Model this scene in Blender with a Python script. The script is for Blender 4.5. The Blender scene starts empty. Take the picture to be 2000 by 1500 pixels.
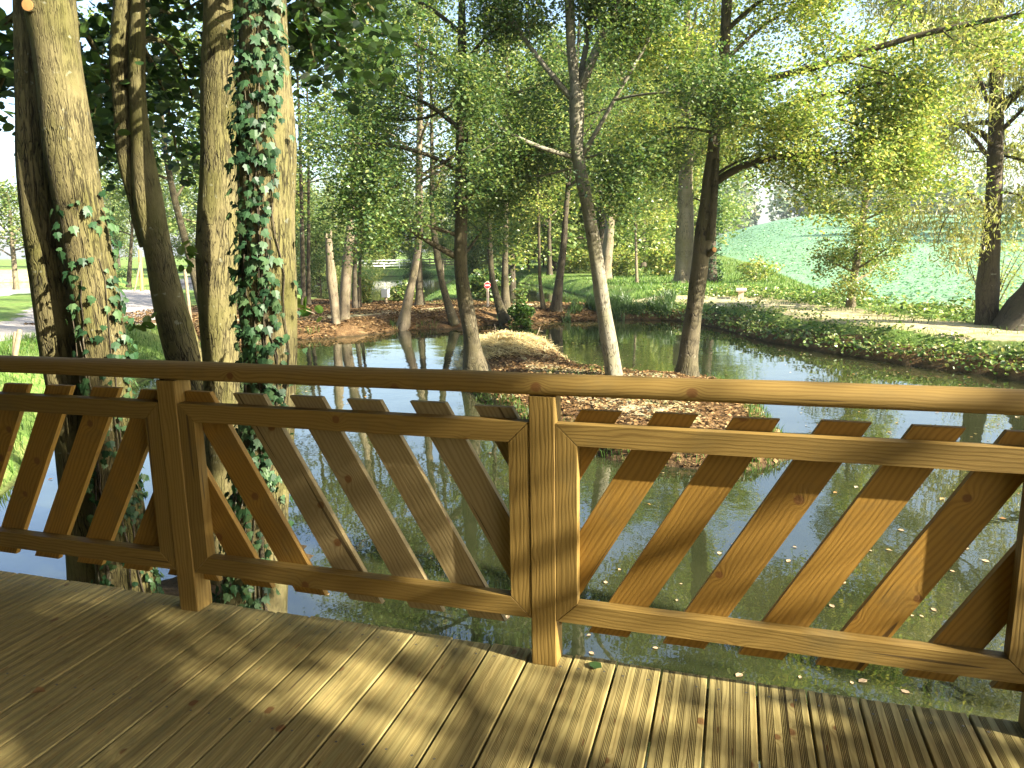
import bpy, math, random
import numpy as np
from mathutils import Vector, Matrix

R_ = math.radians
scene = bpy.context.scene
COL = scene.collection
ZW = -1.0                                  # water level; deck top is z = 0

# ------------------------------------------------------------------ camera
F = np.array([-0.29006, 0.939455, -0.182452])
RT = np.array([0.956311, 0.29181, -0.017784])
UP = np.array([-0.036534, 0.17964, 0.983054])
CAM = np.array([0.0, 0.0, 1.3888])
FPX = 1414.8
FH = np.array([-0.29501, 0.95549, 0.0])
RH = np.array([0.95549, 0.29501, 0.0])
cd = bpy.data.cameras.new('camera')
cd.sensor_width = 36.0
cd.lens = FPX / 2000 * 36
cd.clip_end = 3000
cd.clip_start = 0.05
cam = bpy.data.objects.new('camera', cd)
COL.objects.link(cam)
cam.matrix_world = Matrix(((RT[0], UP[0], -F[0], CAM[0]), (RT[1], UP[1], -F[1], CAM[1]),
                           (RT[2], UP[2], -F[2], CAM[2]), (0, 0, 0, 1)))
scene.camera = cam

def ray(u, v): return F + RT * (u - 1000) / FPX + UP * (750 - v) / FPX
def at(u, v, D):
    d = ray(u, v); return CAM + d * (D / (d @ FH))
def onz(u, v, z):
    d = ray(u, v); return CAM + d * ((z - CAM[2]) / d[2])

# ------------------------------------------------------------------ object helpers
def tag(o, label=None, cat=None, group=None, kind=None):
    if label: o['label'] = label
    if cat: o['category'] = cat
    if group: o['group'] = group
    if kind: o['kind'] = kind
    return o
def empty(name, loc, label=None, cat=None, group=None):
    o = bpy.data.objects.new(name, None); COL.objects.link(o)
    o.location = Vector([float(c) for c in loc]); o.empty_display_size = .2
    return tag(o, label, cat, group)
def link(name, me, parent=None):
    o = bpy.data.objects.new(name, me); COL.objects.link(o)
    if parent is not None:
        o.parent = parent
        o.matrix_parent_inverse = Matrix.Translation(-parent.location)
    return o
def mesh(name, parts, mats, smooth=True, attrs=None):
    """parts: list of (V (n,3), F (m,k) int array, material index, gr (n,3) or None)"""
    me = bpy.data.meshes.new(name)
    nv = sum(len(p[0]) for p in parts)
    V = np.concatenate([np.asarray(p[0], float).reshape(-1, 3) for p in parts]).astype(np.float32)
    loops, starts, totals, mi = [], [], [], []
    off = 0; ls = 0
    for p in parts:
        f = np.asarray(p[1], dtype=np.int64)
        m, k = f.shape
        loops.append((f + off).ravel())
        starts.append(ls + np.arange(m) * k); totals.append(np.full(m, k)); mi.append(np.full(m, p[2]))
        ls += m * k; off += len(p[0])
    loops = np.concatenate(loops); starts = np.concatenate(starts); totals = np.concatenate(totals); mi = np.concatenate(mi)
    me.vertices.add(nv); me.vertices.foreach_set('co', V.ravel())
    me.loops.add(len(loops)); me.loops.foreach_set('vertex_index', loops.astype(np.int32))
    me.polygons.add(len(starts)); me.polygons.foreach_set('loop_start', starts.astype(np.int32))
    try: me.polygons.foreach_set('loop_total', totals.astype(np.int32))
    except Exception: pass
    me.polygons.foreach_set('material_index', mi.astype(np.int32))
    me.polygons.foreach_set('use_smooth', np.full(len(starts), bool(smooth)))
    for m in (mats if isinstance(mats, (list, tuple)) else [mats]): me.materials.append(m)
    if any(len(p) > 3 and p[3] is not None for p in parts):
        g = np.concatenate([np.asarray(p[3], float).reshape(-1, 3) if len(p) > 3 and p[3] is not None else np.zeros((len(p[0]), 3)) for p in parts])
        a = me.attributes.new('gr', 'FLOAT_VECTOR', 'POINT'); a.data.foreach_set('vector', g.astype(np.float32).ravel())
    if attrs:
        for k, v in attrs.items():
            a = me.attributes.new(k, 'FLOAT_COLOR', 'POINT'); a.data.foreach_set('color', np.asarray(v, np.float32).ravel())
    me.update(calc_edges=True); me.validate()
    return me

# ------------------------------------------------------------------ node helpers
def mat(name):
    m = bpy.data.materials.new(name); m.use_nodes = True
    nt = m.node_tree; nt.nodes.clear()
    out = nt.nodes.new('ShaderNodeOutputMaterial')
    return m, nt, out
class NB:
    def __init__(s, nt): s.nt = nt
    def n(s, t, **kw):
        nd = s.nt.nodes.new(t)
        for k, v in kw.items():
            if hasattr(nd, k): setattr(nd, k, v)
        return nd
    def l(s, a, b): s.nt.links.new(a, b)
    def put(s, sock, v):
        if isinstance(v, bpy.types.NodeSocket): s.l(v, sock)
        elif v is not None: sock.default_value = v
    def math(s, op, a, b=None, c=None, clamp=False):
        nd = s.n('ShaderNodeMath', operation=op, use_clamp=clamp)
        for i, v in enumerate((a, b, c)):
            if v is not None: s.put(nd.inputs[i], v)
        return nd.outputs[0]
    def vmath(s, op, a, b=None):
        nd = s.n('ShaderNodeVectorMath', operation=op)
        s.put(nd.inputs[0], a)
        if b is not None: s.put(nd.inputs[1], b)
        return nd.outputs[0]
    def mix(s, f, a, b, blend='MIX'):
        nd = s.n('ShaderNodeMix', data_type='RGBA', blend_type=blend)
        s.put(nd.inputs[0], f)
        for i, v in ((6, a), (7, b)):
            s.put(nd.inputs[i], v if isinstance(v, bpy.types.NodeSocket) else (*v[:3], 1))
        return nd.outputs[2]
    def noise(s, vec, scale=5, detail=3, rough=.5, dist=0):
        nd = s.n('ShaderNodeTexNoise')
        if vec is not None: s.l(vec, nd.inputs['Vector'])
        nd.inputs['Scale'].default_value = scale; nd.inputs['Detail'].default_value = detail
        nd.inputs['Roughness'].default_value = rough; nd.inputs['Distortion'].default_value = dist
        return nd.outputs['Fac']
    def ramp(s, f, stops):
        nd = s.n('ShaderNodeValToRGB'); e = nd.color_ramp.elements
        while len(e) < len(stops): e.new(.5)
        for i, (p, c) in enumerate(stops):
            e[i].position = p; e[i].color = (*c[:3], 1) if not isinstance(c, (int, float)) else (c, c, c, 1)
        s.put(nd.inputs[0], f); return nd.outputs[0]
    def rng(s, v, a, b, c=0, d=1):
        nd = s.n('ShaderNodeMapRange'); nd.clamp = True
        s.put(nd.inputs[0], v)
        for i, x in enumerate((a, b, c, d)): nd.inputs[i + 1].default_value = x
        return nd.outputs[0]
    def bump(s, h, strength=.3, dist=.01, normal=None):
        nd = s.n('ShaderNodeBump'); nd.inputs['Strength'].default_value = strength; nd.inputs['Distance'].default_value = dist
        s.l(h, nd.inputs['Height'])
        if normal is not None: s.l(normal, nd.inputs['Normal'])
        return nd.outputs[0]
    def bsdf(s, out, color, rough=.6, normal=None, spec=.5):
        p = s.n('ShaderNodeBsdfPrincipled')
        s.put(p.inputs['Base Color'], color if isinstance(color, bpy.types.NodeSocket) else (*color[:3], 1))
        s.put(p.inputs['Roughness'], rough); p.inputs['Specular IOR Level'].default_value = spec
        if normal is not None: s.l(normal, p.inputs['Normal'])
        s.l(p.outputs[0], out.inputs[0]); return p
    def gr(s): return s.n('ShaderNodeAttribute', attribute_name='gr').outputs['Vector']
    def island(s): return s.n('ShaderNodeNewGeometry').outputs['Random Per Island']
    def objrand(s): return s.n('ShaderNodeObjectInfo').outputs['Random']
    def pos(s): return s.n('ShaderNodeNewGeometry').outputs['Position']
    def obj(s): return s.n('ShaderNodeTexCoord').outputs['Object']
    def sep(s, v):
        nd = s.n('ShaderNodeSeparateXYZ'); s.l(v, nd.inputs[0]); return nd.outputs
    def comb(s, x, y, z):
        nd = s.n('ShaderNodeCombineXYZ')
        for i, v in enumerate((x, y, z)): s.put(nd.inputs[i], v)
        return nd.outputs[0]

def wood(name, light, dark, tint, knot=(.12, .05, .014), ring=.013, rough=.55, vary=.35, knotp=.8, stain=None):
    m, nt, out = mat(name); b = NB(nt)
    isl = b.math('ADD', b.island(), b.math('MULTIPLY', b.objrand(), 3.7))
    offs = b.comb(b.math('MULTIPLY', isl, 53.0), b.math('MULTIPLY', isl, 17.0), b.math('MULTIPLY', isl, 29.0))
    g = b.vmath('ADD', b.gr(), offs)
    x, y, z = b.sep(g)
    # knots
    vo = b.n('ShaderNodeTexVoronoi', voronoi_dimensions='2D'); vo.inputs['Scale'].default_value = 6.2
    b.l(b.comb(x, b.math('ADD', y, z), 0.0), vo.inputs['Vector'])
    dist = vo.outputs['Distance']; cell = b.sep(vo.outputs['Color'])[0]
    has = b.rng(cell, knotp, knotp + .02)
    krad = b.math('MULTIPLY_ADD', cell, .22, -.09)
    kn = b.math('MULTIPLY', has, b.math('SUBTRACT', 1.0, b.math('DIVIDE', dist, krad, clamp=True), clamp=True))
    kn = b.rng(kn, .0, .35)
    bend = b.math('MULTIPLY', has, b.math('POWER', b.math('SUBTRACT', 1.0, b.math('MULTIPLY', dist, 3.0), clamp=True), 2.0))
    # growth rings as long wavy stripes
    warp = b.noise(b.comb(b.math('MULTIPLY', x, 1.1), b.math('MULTIPLY', y, 5.0), b.math('MULTIPLY', z, 5.0)), 1.6, 3, .55)
    r = b.math('ADD', b.math('ADD', y, b.math('MULTIPLY', z, .7)), b.math('ADD', b.math('MULTIPLY', warp, .075), b.math('MULTIPLY', bend, .035)))
    s = b.math('SINE', b.math('MULTIPLY', r, 6.283 / ring))
    s = b.rng(s, -.3, 1.0)
    fib = b.noise(b.comb(b.math('MULTIPLY', x, 3.0), b.math('MULTIPLY', y, 160.0), b.math('MULTIPLY', z, 160.0)), 1.0, 2, .6)
    big = b.noise(b.comb(b.math('MULTIPLY', x, 1.6), b.math('MULTIPLY', y, 9.0), z), 1.0, 3, .6)
    f = b.math('ADD', b.math('MULTIPLY', s, .55), b.math('MULTIPLY', fib, .35))
    c = b.mix(f, light, dark)
    c = b.mix(b.math('MULTIPLY', b.rng(big, .35, .75), .65), c, tint)
    if stain:
        st = b.noise(b.comb(b.math('MULTIPLY', x, 3.5), b.math('MULTIPLY', y, 14.0), z), 1.3, 4, .7)
        c = b.mix(b.math('MULTIPLY', b.rng(st, .55, .75), .6), c, stain)
    v = b.math('MULTIPLY_ADD', b.math('FRACT', b.math('MULTIPLY', isl, 7.31)), vary, 1 - vary * .6)
    c = b.mix(1.0, c, b.comb(v, v, v), 'MULTIPLY')
    c = b.mix(b.math('MULTIPLY', kn, .85), c, knot)
    chk = b.noise(b.comb(b.math('MULTIPLY', x, 1.3), b.math('MULTIPLY', y, 42.0), b.math('MULTIPLY', z, 42.0)), 1.0, 1, .5)
    chk = b.rng(chk, .735, .75); c = b.mix(b.math('MULTIPLY', chk, .75), c, (.03, .018, .008))
    grime = b.noise(b.vmath('ADD', b.pos(), (3.1, 1.7, .4)), 3.5, 5, .7)
    c = b.mix(b.math('MULTIPLY', b.rng(grime, .54, .74), .45), c, (.10, .085, .04))
    h = b.math('ADD', b.math('MULTIPLY', s, -.35), b.math('MULTIPLY', fib, .8))
    nrm = b.bump(h, .25, .003)
    b.bsdf(out, c, b.math('MULTIPLY_ADD', fib, .2, rough + .06), nrm, .22)
    return m

def leafmat(name, cols, trans=.45, gloss=.10, rough=.4):
    m, nt, out = mat(name); b = NB(nt)
    isl = b.island()
    n = len(cols)
    c = b.ramp(isl, [(i / max(1, n - 1), k) for i, k in enumerate(cols)])
    ov = b.math('MULTIPLY_ADD', b.objrand(), .35, .82)
    c = b.mix(1.0, c, b.comb(ov, ov, ov), 'MULTIPLY')
    d = b.n('ShaderNodeBsdfDiffuse'); b.l(c, d.inputs[0])
    t = b.n('ShaderNodeBsdfTranslucent')
    c2 = b.mix(1.0, c, (1.08, 1.12, .72), 'MULTIPLY'); b.l(c2, t.inputs[0])
    mx = b.n('ShaderNodeMixShader'); mx.inputs[0].default_value = trans
    b.l(d.outputs[0], mx.inputs[1]); b.l(t.outputs[0], mx.inputs[2])
    gl = b.n('ShaderNodeBsdfGlossy'); gl.inputs['Roughness'].default_value = rough
    m2 = b.n('ShaderNodeMixShader'); m2.inputs[0].default_value = gloss * .5
    b.l(mx.outputs[0], m2.inputs[1]); b.l(gl.outputs[0], m2.inputs[2])
    b.l(m2.outputs[0], out.inputs[0])
    return m

def barkmat(name, light, dark, moss, fiss=1.0, vs=9.0, lent=False):
    m, nt, out = mat(name); b = NB(nt)
    g = b.gr()                                   # (along, around, radius) in metres
    x, y, z = b.sep(g)
    wob = b.noise(b.comb(b.math('MULTIPLY', x, 4.0), b.math('MULTIPLY', y, 6.0), 0.0), 1.6, 3, .6)
    def ridge(fx, fy, wd, ph):
        nn = b.noise(b.comb(b.math('MULTIPLY', x, fx), b.math('ADD', b.math('MULTIPLY', y, fy), b.math('MULTIPLY', wob, .7)), ph), 1.0, 2, .55)
        return b.rng(b.math('ABSOLUTE', b.math('SUBTRACT', nn, .5)), 0, wd, 1, 0)
    crack = b.math('MAXIMUM', ridge(vs * .16, vs * 1.9, .030 * fiss, 0.0), b.math('MULTIPLY', ridge(vs * .42, vs * 3.4, .03 * fiss, 4.0), .7))
    patch = b.noise(b.comb(x, y, 0.0), 3.2, 4, .6)
    crack = b.math('MULTIPLY', crack, b.rng(patch, .36, .6))
    fine = b.noise(b.comb(b.math('MULTIPLY', x, 18.0), b.math('MULTIPLY', y, 50.0), 0.0), 1.0, 4, .7)
    big = b.noise(b.comb(b.math('MULTIPLY', x, 1.6), b.math('MULTIPLY', y, 4.0), 0.0), 1.2, 4, .6)
    c = b.mix(b.rng(fine, .3, .75), light, [k * .62 for k in light])
    c = b.mix(b.math('MULTIPLY', b.rng(big, .42, .66), .75), c, moss)
    lich = b.noise(b.comb(b.math('MULTIPLY', x, 14.0), b.math('MULTIPLY', y, 14.0), 3.0), 1.0, 3, .5)
    c = b.mix(b.math('MULTIPLY', b.rng(lich, .66, .72), .55), c, (.26, .27, .20))
    h = b.math('ADD', b.math('MULTIPLY', crack, -1.0), b.math('MULTIPLY', fine, .35))
    if lent:
        le = b.noise(b.comb(b.math('MULTIPLY', x, 30.0), b.math('MULTIPLY', y, 6.0), 1.0), 1.0, 2, .5)
        lm = b.rng(le, .62, .7)
        c = b.mix(b.math('MULTIPLY', lm, .7), c, dark)
    c = b.mix(b.math('MULTIPLY', crack, .97), c, dark)
    b.bsdf(out, c, .85, b.bump(h, .8, .02), .2)
    return m

def plain(name, col, rough=.6, var=.25, scale=8, spec=.4):
    m, nt, out = mat(name); b = NB(nt)
    n = b.noise(b.obj(), scale, 4, .6)
    c = b.mix(b.rng(n, .3, .7), [k * (1 - var) for k in col], [min(1, k * (1 + var)) for k in col])
    b.bsdf(out, c, rough, b.bump(n, .15, .01), spec); return m

M = {}
M['deck'] = wood('decking_timber', (.29, .23, .088), (.165, .12, .038), (.19, .165, .06), ring=.016, rough=.6, vary=.38, knotp=.80, stain=(.15, .085, .028))
M['rail'] = wood('railing_timber', (.235, .155, .042), (.12, .070, .015), (.18, .115, .028), ring=.0125, rough=.5, vary=.25, knotp=.86)
M['slat'] = wood('slat_timber', (.29, .165, .03), (.16, .08, .012), (.23, .125, .02), ring=.015, rough=.5, vary=.3, knotp=.80)
M['hut'] = wood('dark_hut_timber', (.13, .08, .04), (.07, .04, .02), (.10, .065, .03))  # unseen timber, kept dark to cut bounce light onto the deck
M['slat_pale'] = wood('pale_slat_timber', (.27, .21, .10), (.16, .115, .048), (.21, .155, .066), ring=.015, rough=.6, vary=.35, knotp=.82)
M['groove'] = plain('groove_dirt', (.10, .065, .027), .9, .2)
M['screw'] = plain('screw_metal', (.06, .055, .045), .5)
M['bark_alder'] = barkmat('alder_bark', (.135, .115, .05), (.014, .011, .006), (.075, .073, .016), 1.0, 15)
M['bark_grey'] = barkmat('grey_bark', (.105, .088, .052), (.014, .012, .008), (.06, .054, .022), 1.1, 14)
M['bark_smooth'] = barkmat('smooth_pale_bark', (.23, .21, .155), (.03, .024, .016), (.14, .13, .07), .4, 8, True)
M['bark_dark'] = barkmat('dark_bark', (.085, .068, .045), (.015, .012, .009), (.055, .05, .025), 1.0, 8)
M['bark_pale'] = barkmat('pale_far_bark', (.22, .18, .12), (.03, .022, .014), (.14, .12, .06), 1.0, 8)
M['cut'] = plain('fresh_cut_wood', (.55, .27, .09), .7)
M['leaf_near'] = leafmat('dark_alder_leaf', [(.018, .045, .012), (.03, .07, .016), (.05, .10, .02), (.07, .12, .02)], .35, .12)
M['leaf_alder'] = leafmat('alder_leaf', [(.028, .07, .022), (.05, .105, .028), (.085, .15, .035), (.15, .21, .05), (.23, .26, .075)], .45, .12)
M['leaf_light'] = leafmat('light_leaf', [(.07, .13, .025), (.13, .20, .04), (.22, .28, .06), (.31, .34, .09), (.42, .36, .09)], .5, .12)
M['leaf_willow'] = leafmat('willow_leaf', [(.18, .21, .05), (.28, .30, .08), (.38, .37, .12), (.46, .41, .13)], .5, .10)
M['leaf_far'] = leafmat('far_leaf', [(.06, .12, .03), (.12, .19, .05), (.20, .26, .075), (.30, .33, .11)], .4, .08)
M['leaf_hill_haze'] = leafmat('hazy_hill_leaf', [(.13, .18, .14), (.17, .22, .16), (.22, .25, .17), (.28, .25, .18)], .3, .02)  # pale blue-green: distance haze painted into the leaf colour
M['ivy'] = leafmat('ivy_leaf', [(.012, .038, .014), (.024, .065, .024), (.04, .09, .032), (.075, .13, .05)], .22, .05, .5)
M['herb'] = leafmat('bank_herb_leaf', [(.03, .065, .014), (.06, .12, .022), (.13, .21, .04), (.24, .31, .075), (.30, .27, .11)], .4, .10)
M['grass'] = leafmat('grass_blade', [(.03, .075, .012), (.05, .115, .018), (.08, .15, .025), (.13, .17, .04)], .4, .05)
M['reed'] = leafmat('reed_blade', [(.05, .11, .03), (.09, .16, .05), (.12, .19, .06)], .4, .08)
M['litter'] = leafmat('dead_leaf', [(.04, .024, .012), (.08, .045, .02), (.15, .085, .035), (.24, .145, .06), (.36, .26, .13)], .15, .05)
M['straw'] = leafmat('straw_stalk', [(.48, .36, .16), (.62, .50, .25), (.74, .64, .36)], .2, .05)
M['crop'] = leafmat('crop_leaf', [(.05, .14, .07), (.085, .195, .095), (.14, .26, .14), (.24, .32, .20)], .3, .14, .35)
M['floatleaf'] = leafmat('floating_leaf', [(.22, .10, .03), (.36, .22, .08), (.42, .35, .18), (.30, .13, .03), (.45, .40, .28), (.10, .06, .025), (.16, .18, .05)], .1, .12)
M['white'] = plain('white_paint', (.75, .74, .70), .5, .06)
M['red'] = plain('red_enamel', (.62, .02, .02), .35, .05)
M['oldwood'] = plain('weathered_wood', (.20, .155, .095), .8, .3, 14)
M['orangewood'] = plain('orange_stained_wood', (.55, .25, .07), .7, .2, 14)
M['stone'] = plain('pale_stone', (.62, .50, .38), .8, .12)
M['twig'] = plain('dry_twig', (.40, .32, .22), .8, .2)

# ------------------------------------------------------------------ geometry pieces
def boxp(lo, hi, mi=0, grain=0):
    lo = np.array(lo, float); hi = np.array(hi, float)
    V = np.array([[(lo, hi)[i][0], (lo, hi)[j][1], (lo, hi)[k][2]] for i in (0, 1) for j in (0, 1) for k in (0, 1)])
    Fq = np.array([[0, 1, 3, 2], [4, 6, 7, 5], [0, 4, 5, 1], [2, 3, 7, 6], [0, 2, 6, 4], [1, 5, 7, 3]])
    o = {0: (0, 1, 2), 1: (1, 0, 2), 2: (2, 0, 1)}[grain]
    return (V, Fq, mi, V[:, o])
def tubep(P, rad, seg=8, mi=0, cap=True, lump=None):
    """swept tube; gr = (along, around*radius, radius)"""
    P = np.asarray(P, float); n = len(P); rad = np.broadcast_to(np.asarray(rad, float), (n,))
    T = np.gradient(P, axis=0); T /= np.linalg.norm(T, axis=1)[:, None] + 1e-9
    ref = np.array([0.31, -0.95, 0.03]) if abs(T[:, 2]).mean() > .6 else np.array([0.02, 0.05, 1.0])
    A = ref - T * (T @ ref)[:, None]; A /= np.linalg.norm(A, axis=1)[:, None] + 1e-9
    B = np.cross(T, A)
    th = np.linspace(0, 2 * np.pi, seg, endpoint=False)
    s = np.concatenate([[0], np.cumsum(np.linalg.norm(np.diff(P, axis=0), axis=1))])
    rr = np.repeat(rad[:, None], seg, 1)
    if lump is not None: rr = rr * lump(s[:, None], th[None, :], P)
    V = P[:, None, :] + rr[..., None] * (np.cos(th)[None, :, None] * A[:, None, :] + np.sin(th)[None, :, None] * B[:, None, :])
    # wrap seam: mirror the 'around' coordinate so the bark has no seam
    ar = (np.abs(((th / np.pi + 1) % 2) - 1) * np.pi)[None, :] * rad.mean() * np.ones((n, 1))
    ar = ar + (np.sin(th) * .11 * rad.mean() * 3)[None, :]
    G = np.stack([np.repeat(s[:, None], seg, 1) + P[0, 0], ar + P[0, 1], rr], -1)
    i = np.arange(n - 1)[:, None] * seg; j = np.arange(seg)[None, :]; j2 = (j + 1) % seg
    Fq = np.stack([i + j, i + j2, i + seg + j2, i + seg + j], -1).reshape(-1, 4)
    V = V.reshape(-1, 3); G = G.reshape(-1, 3)
    out = [(V, Fq, mi, G)]
    if cap:
        for k, e in ((0, 0), (n - 1, n - 1)):
            ring = V[e * seg:(e + 1) * seg]; c = ring.mean(0)
            VV = np.vstack([ring, c[None]]); jj = np.arange(seg)
            out.append((VV, np.stack([jj, (jj + 1) % seg, np.full(seg, seg)], -1), mi, np.zeros((seg + 1, 3)) + [s[e], 0, 0]))
    return out
def resample(P, r, step):
    P = np.asarray(P, float); r = np.asarray(r, float)
    s = np.concatenate([[0], np.cumsum(np.linalg.norm(np.diff(P, axis=0), axis=1))])
    n = max(2, int(s[-1] / step) + 1); t = np.linspace(0, s[-1], n)
    Q = np.stack([np.interp(t, s, P[:, k]) for k in range(3)], 1)
    for _ in range(3):
        if n > 4: Q[1:-1] = .25 * Q[:-2] + .5 * Q[1:-1] + .25 * Q[2:]
    return Q, np.interp(t, s, r)

LEAF = {
 'quad': (np.array([[0, -.5, 0], [.36, 0, .07], [0, .5, 0], [-.36, 0, .07]]), np.array([[0, 1, 2, 3]])),
 'slim': (np.array([[0, -.5, 0], [.11, 0, .02], [0, .5, -.03], [-.11, 0, .02]]), np.array([[0, 1, 2, 3]])),
 'fold': (np.array([[0, -.5, 0], [.33, -.22, .08], [.34, .2, .09], [0, .5, -.05], [-.34, .2, .09], [-.33, -.22, .08]]), np.array([[0, 1, 2, 3], [0, 3, 4, 5]])),
 'round': (np.array([[0, -.5, 0], [.28, -.38, .03], [.42, 0, .07], [.30, .36, .05], [0, .48, 0], [-.30, .36, .05], [-.42, 0, .07], [-.28, -.38, .03]]), np.array([[0, 1, 2, 3], [0, 3, 4, 4], [0, 4, 5, 5], [0, 5, 6, 7]])),
}
LEAF['round'] = (LEAF['round'][0], np.array([[0, 1, 2, 3], [0, 3, 4, 5], [0, 5, 6, 7]]))
def leaves(C, size, rng, shape='quad', bias=.5, jit=.35, mi=0, hang=0.0, N=None, Uv=None):
    C = np.asarray(C, float); n = len(C)
    if N is None:
        N = rng.normal(size=(n, 3)); N /= np.linalg.norm(N, axis=1)[:, None]
        N[:, 2] = np.abs(N[:, 2]) * (1 - hang) + bias * (1 - hang)
        N /= np.linalg.norm(N, axis=1)[:, None]
    if Uv is None:
        Uv = rng.normal(size=(n, 3)); Uv[:, 2] -= 1.5 * hang
    Uv = Uv - N * (Uv * N).sum(1)[:, None]; Uv /= np.linalg.norm(Uv, axis=1)[:, None] + 1e-9
    W = np.cross(N, Uv)
    L, Fq = LEAF[shape]; k = len(L)
    s = size * (1 + jit * rng.uniform(-1, 1, n))
    V = C[:, None] + s[:, None, None] * (L[None, :, 0:1] * W[:, None] + L[None, :, 1:2] * Uv[:, None] + L[None, :, 2:3] * N[:, None])
    FF = (np.arange(n)[:, None, None] * k + Fq[None]).reshape(-1, Fq.shape[1])
    return (V.reshape(-1, 3), FF, mi, None)
def blades(B, h, w, rng, lean=.4, mi=0):
    B = np.asarray(B, float); n = len(B)
    a = rng.uniform(0, 2 * np.pi, n); d = np.stack([np.cos(a), np.sin(a), np.zeros(n)], 1)
    a2 = rng.uniform(0, 2 * np.pi, n); l = np.stack([np.cos(a2), np.sin(a2), np.zeros(n)], 1)
    hh = h * rng.uniform(.5, 1.2, n)[:, None]; ll = lean * rng.uniform(.2, 1.3, n)[:, None]
    up = np.array([0, 0, 1.0])
    p0 = B; p1 = B + up * hh * .55 + l * hh * ll * .3; p2 = B + up * hh * (1 - .35 * ll) + l * hh * ll
    V = np.stack([p0 - d * w / 2, p0 + d * w / 2, p1 - d * w * .4, p1 + d * w * .4, p2], 1)
    q = np.arange(n)[:, None] * 5
    return [(V.reshape(-1, 3), np.concatenate([q + [0, 1, 3, 2]]), mi, None),
            (V[:, 2:].reshape(-1, 3), np.arange(n)[:, None] * 3 + [0, 1, 2], mi, None)]

# ------------------------------------------------------------------ skeletons of crowns
def polyline_pts(P, n, rng, t0=0.0, t1=1.0, pw=1.0):
    P = np.asarray(P, float)
    s = np.concatenate([[0], np.cumsum(np.linalg.norm(np.diff(P, axis=0), axis=1))])
    t = (t0 + (t1 - t0) * rng.uniform(0, 1, n) ** pw) * s[-1]
    return np.stack([np.interp(t, s, P[:, k]) for k in range(3)], 1), s[-1]
def grow(p, d, L, rng, n=6, curve=0.0, wob=.18):
    P = [np.array(p, float)]; d = np.array(d, float); d /= np.linalg.norm(d)
    for i in range(n):
        d = d + rng.normal(size=3) * wob * .6 + np.array([0, 0, curve / n]); d /= np.linalg.norm(d)
        P.append(P[-1] + d * L / n)
    return np.array(P)
def sprays(limb, r0, rng, k=5, L=1.2, rise=.15, t0=.25):
    """side shoots of one limb -> list of (polyline, radius)"""
    limb = np.asarray(limb, float); out = []
    n = len(limb)
    for i in range(k):
        t = t0 + (1 - t0) * (i + rng.uniform(.2, .8)) / k
        f = t * (n - 1); a = int(min(n - 2, f)); p = limb[a] + (limb[a + 1] - limb[a]) * (f - a)
        d = limb[a + 1] - limb[a]; d = d / np.linalg.norm(d)
        side = rng.normal(size=3); side -= d * (side @ d); side /= np.linalg.norm(side); side[2] *= .6
        v = d * rng.uniform(.4, .9) + side + np.array([0, 0, rise])
        out.append((grow(p, v, L * (1.1 - .55 * t) * rng.uniform(.7, 1.3), rng, 4, 0.0, .25), r0 * .45 * (1.1 - .6 * t)))
    return out
def crown(axis, rad, h0, h1, spread, nl, rng, nleaf, sig=.16, up=.5, curve=.15, shoots=6, skip=None, prof=None, tw=.012):
    """limbs and leaf centres around a trunk axis between heights h0..h1"""
    axis = np.asarray(axis, float); tubes = []; lines = []
    a = rng.uniform(0, 6.28)
    for i in range(nl):
        rel = (i + rng.uniform(.1, .9)) / nl; h = h0 + (h1 - h0) * rel
        p = np.array([np.interp(h, axis[:, 2], axis[:, 0]), np.interp(h, axis[:, 2], axis[:, 1]), h])
        r = np.interp(h, axis[:, 2], rad)
        a += 2.4 + rng.uniform(-.5, .5)
        if skip is not None and skip(a, h): continue
        pr = prof(rel) if prof else (.45 + .55 * math.sin(math.pi * min(1, rel * .75 + .22))) * (1 - .5 * rel)
        L = spread * pr * rng.uniform(.75, 1.2)
        e = up + .5 * rel + rng.uniform(-.2, .2)
        d = np.array([math.cos(a) * math.cos(e), math.sin(a) * math.cos(e), math.sin(e)])
        lb = grow(p, d, L, rng, 6, curve, .2)
        r0 = min(r * .55, .016 + .018 * L)
        tubes += tubep(lb, np.linspace(r0, tw * .6, len(lb)), 5, 0, False)
        lines.append((lb, L * .7, .35))
        for sp, sr in sprays(lb, r0, rng, shoots, L * .45, .1, .2):
            tubes += tubep(sp, np.linspace(max(.004, sr * .7), .003, len(sp)), 3, 0, False)
            lines.append((sp, L * .45, .15))
            for s2, q in sprays(sp, sr, rng, 2, L * .22, .05, .3):
                lines.append((s2, L * .22, .1))
    w = np.array([x[1] for x in lines]); w = w / w.sum()
    C = []
    for (pl, _, t0), k in zip(lines, rng.multinomial(nleaf, w)):
        if k == 0: continue
        c, _l = polyline_pts(pl, k, rng, t0, 1.0)
        C.append(c + rng.normal(size=(k, 3)) * sig)
    return tubes, np.concatenate(C)

def bark_lump(seed, flare=0.55, fl_h=.3, amp=.05, base_z=None):
    r = np.random.default_rng(seed); ph = r.uniform(0, 6.28, 6)
    def f(s, th, P):
        z = P[:, 2:3] - (P[0, 2] if base_z is None else base_z)
        g = 1 + amp * (np.sin(2 * th + ph[0] + s * 1.3) * .6 + np.sin(3 * th + ph[1] - s * 2.1) * .4 + np.sin(5 * th + ph[2] + s * 3.7) * .25)
        g = g + amp * .6 * np.sin(s * 7 + ph[3] + 2 * th)
        fl = np.exp(-np.maximum(z, 0) / fl_h) * flare * (.55 + .45 * np.sin(4 * th + ph[4]) + .3 * np.sin(3 * th + ph[5]))
        return g + fl
    return f

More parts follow.
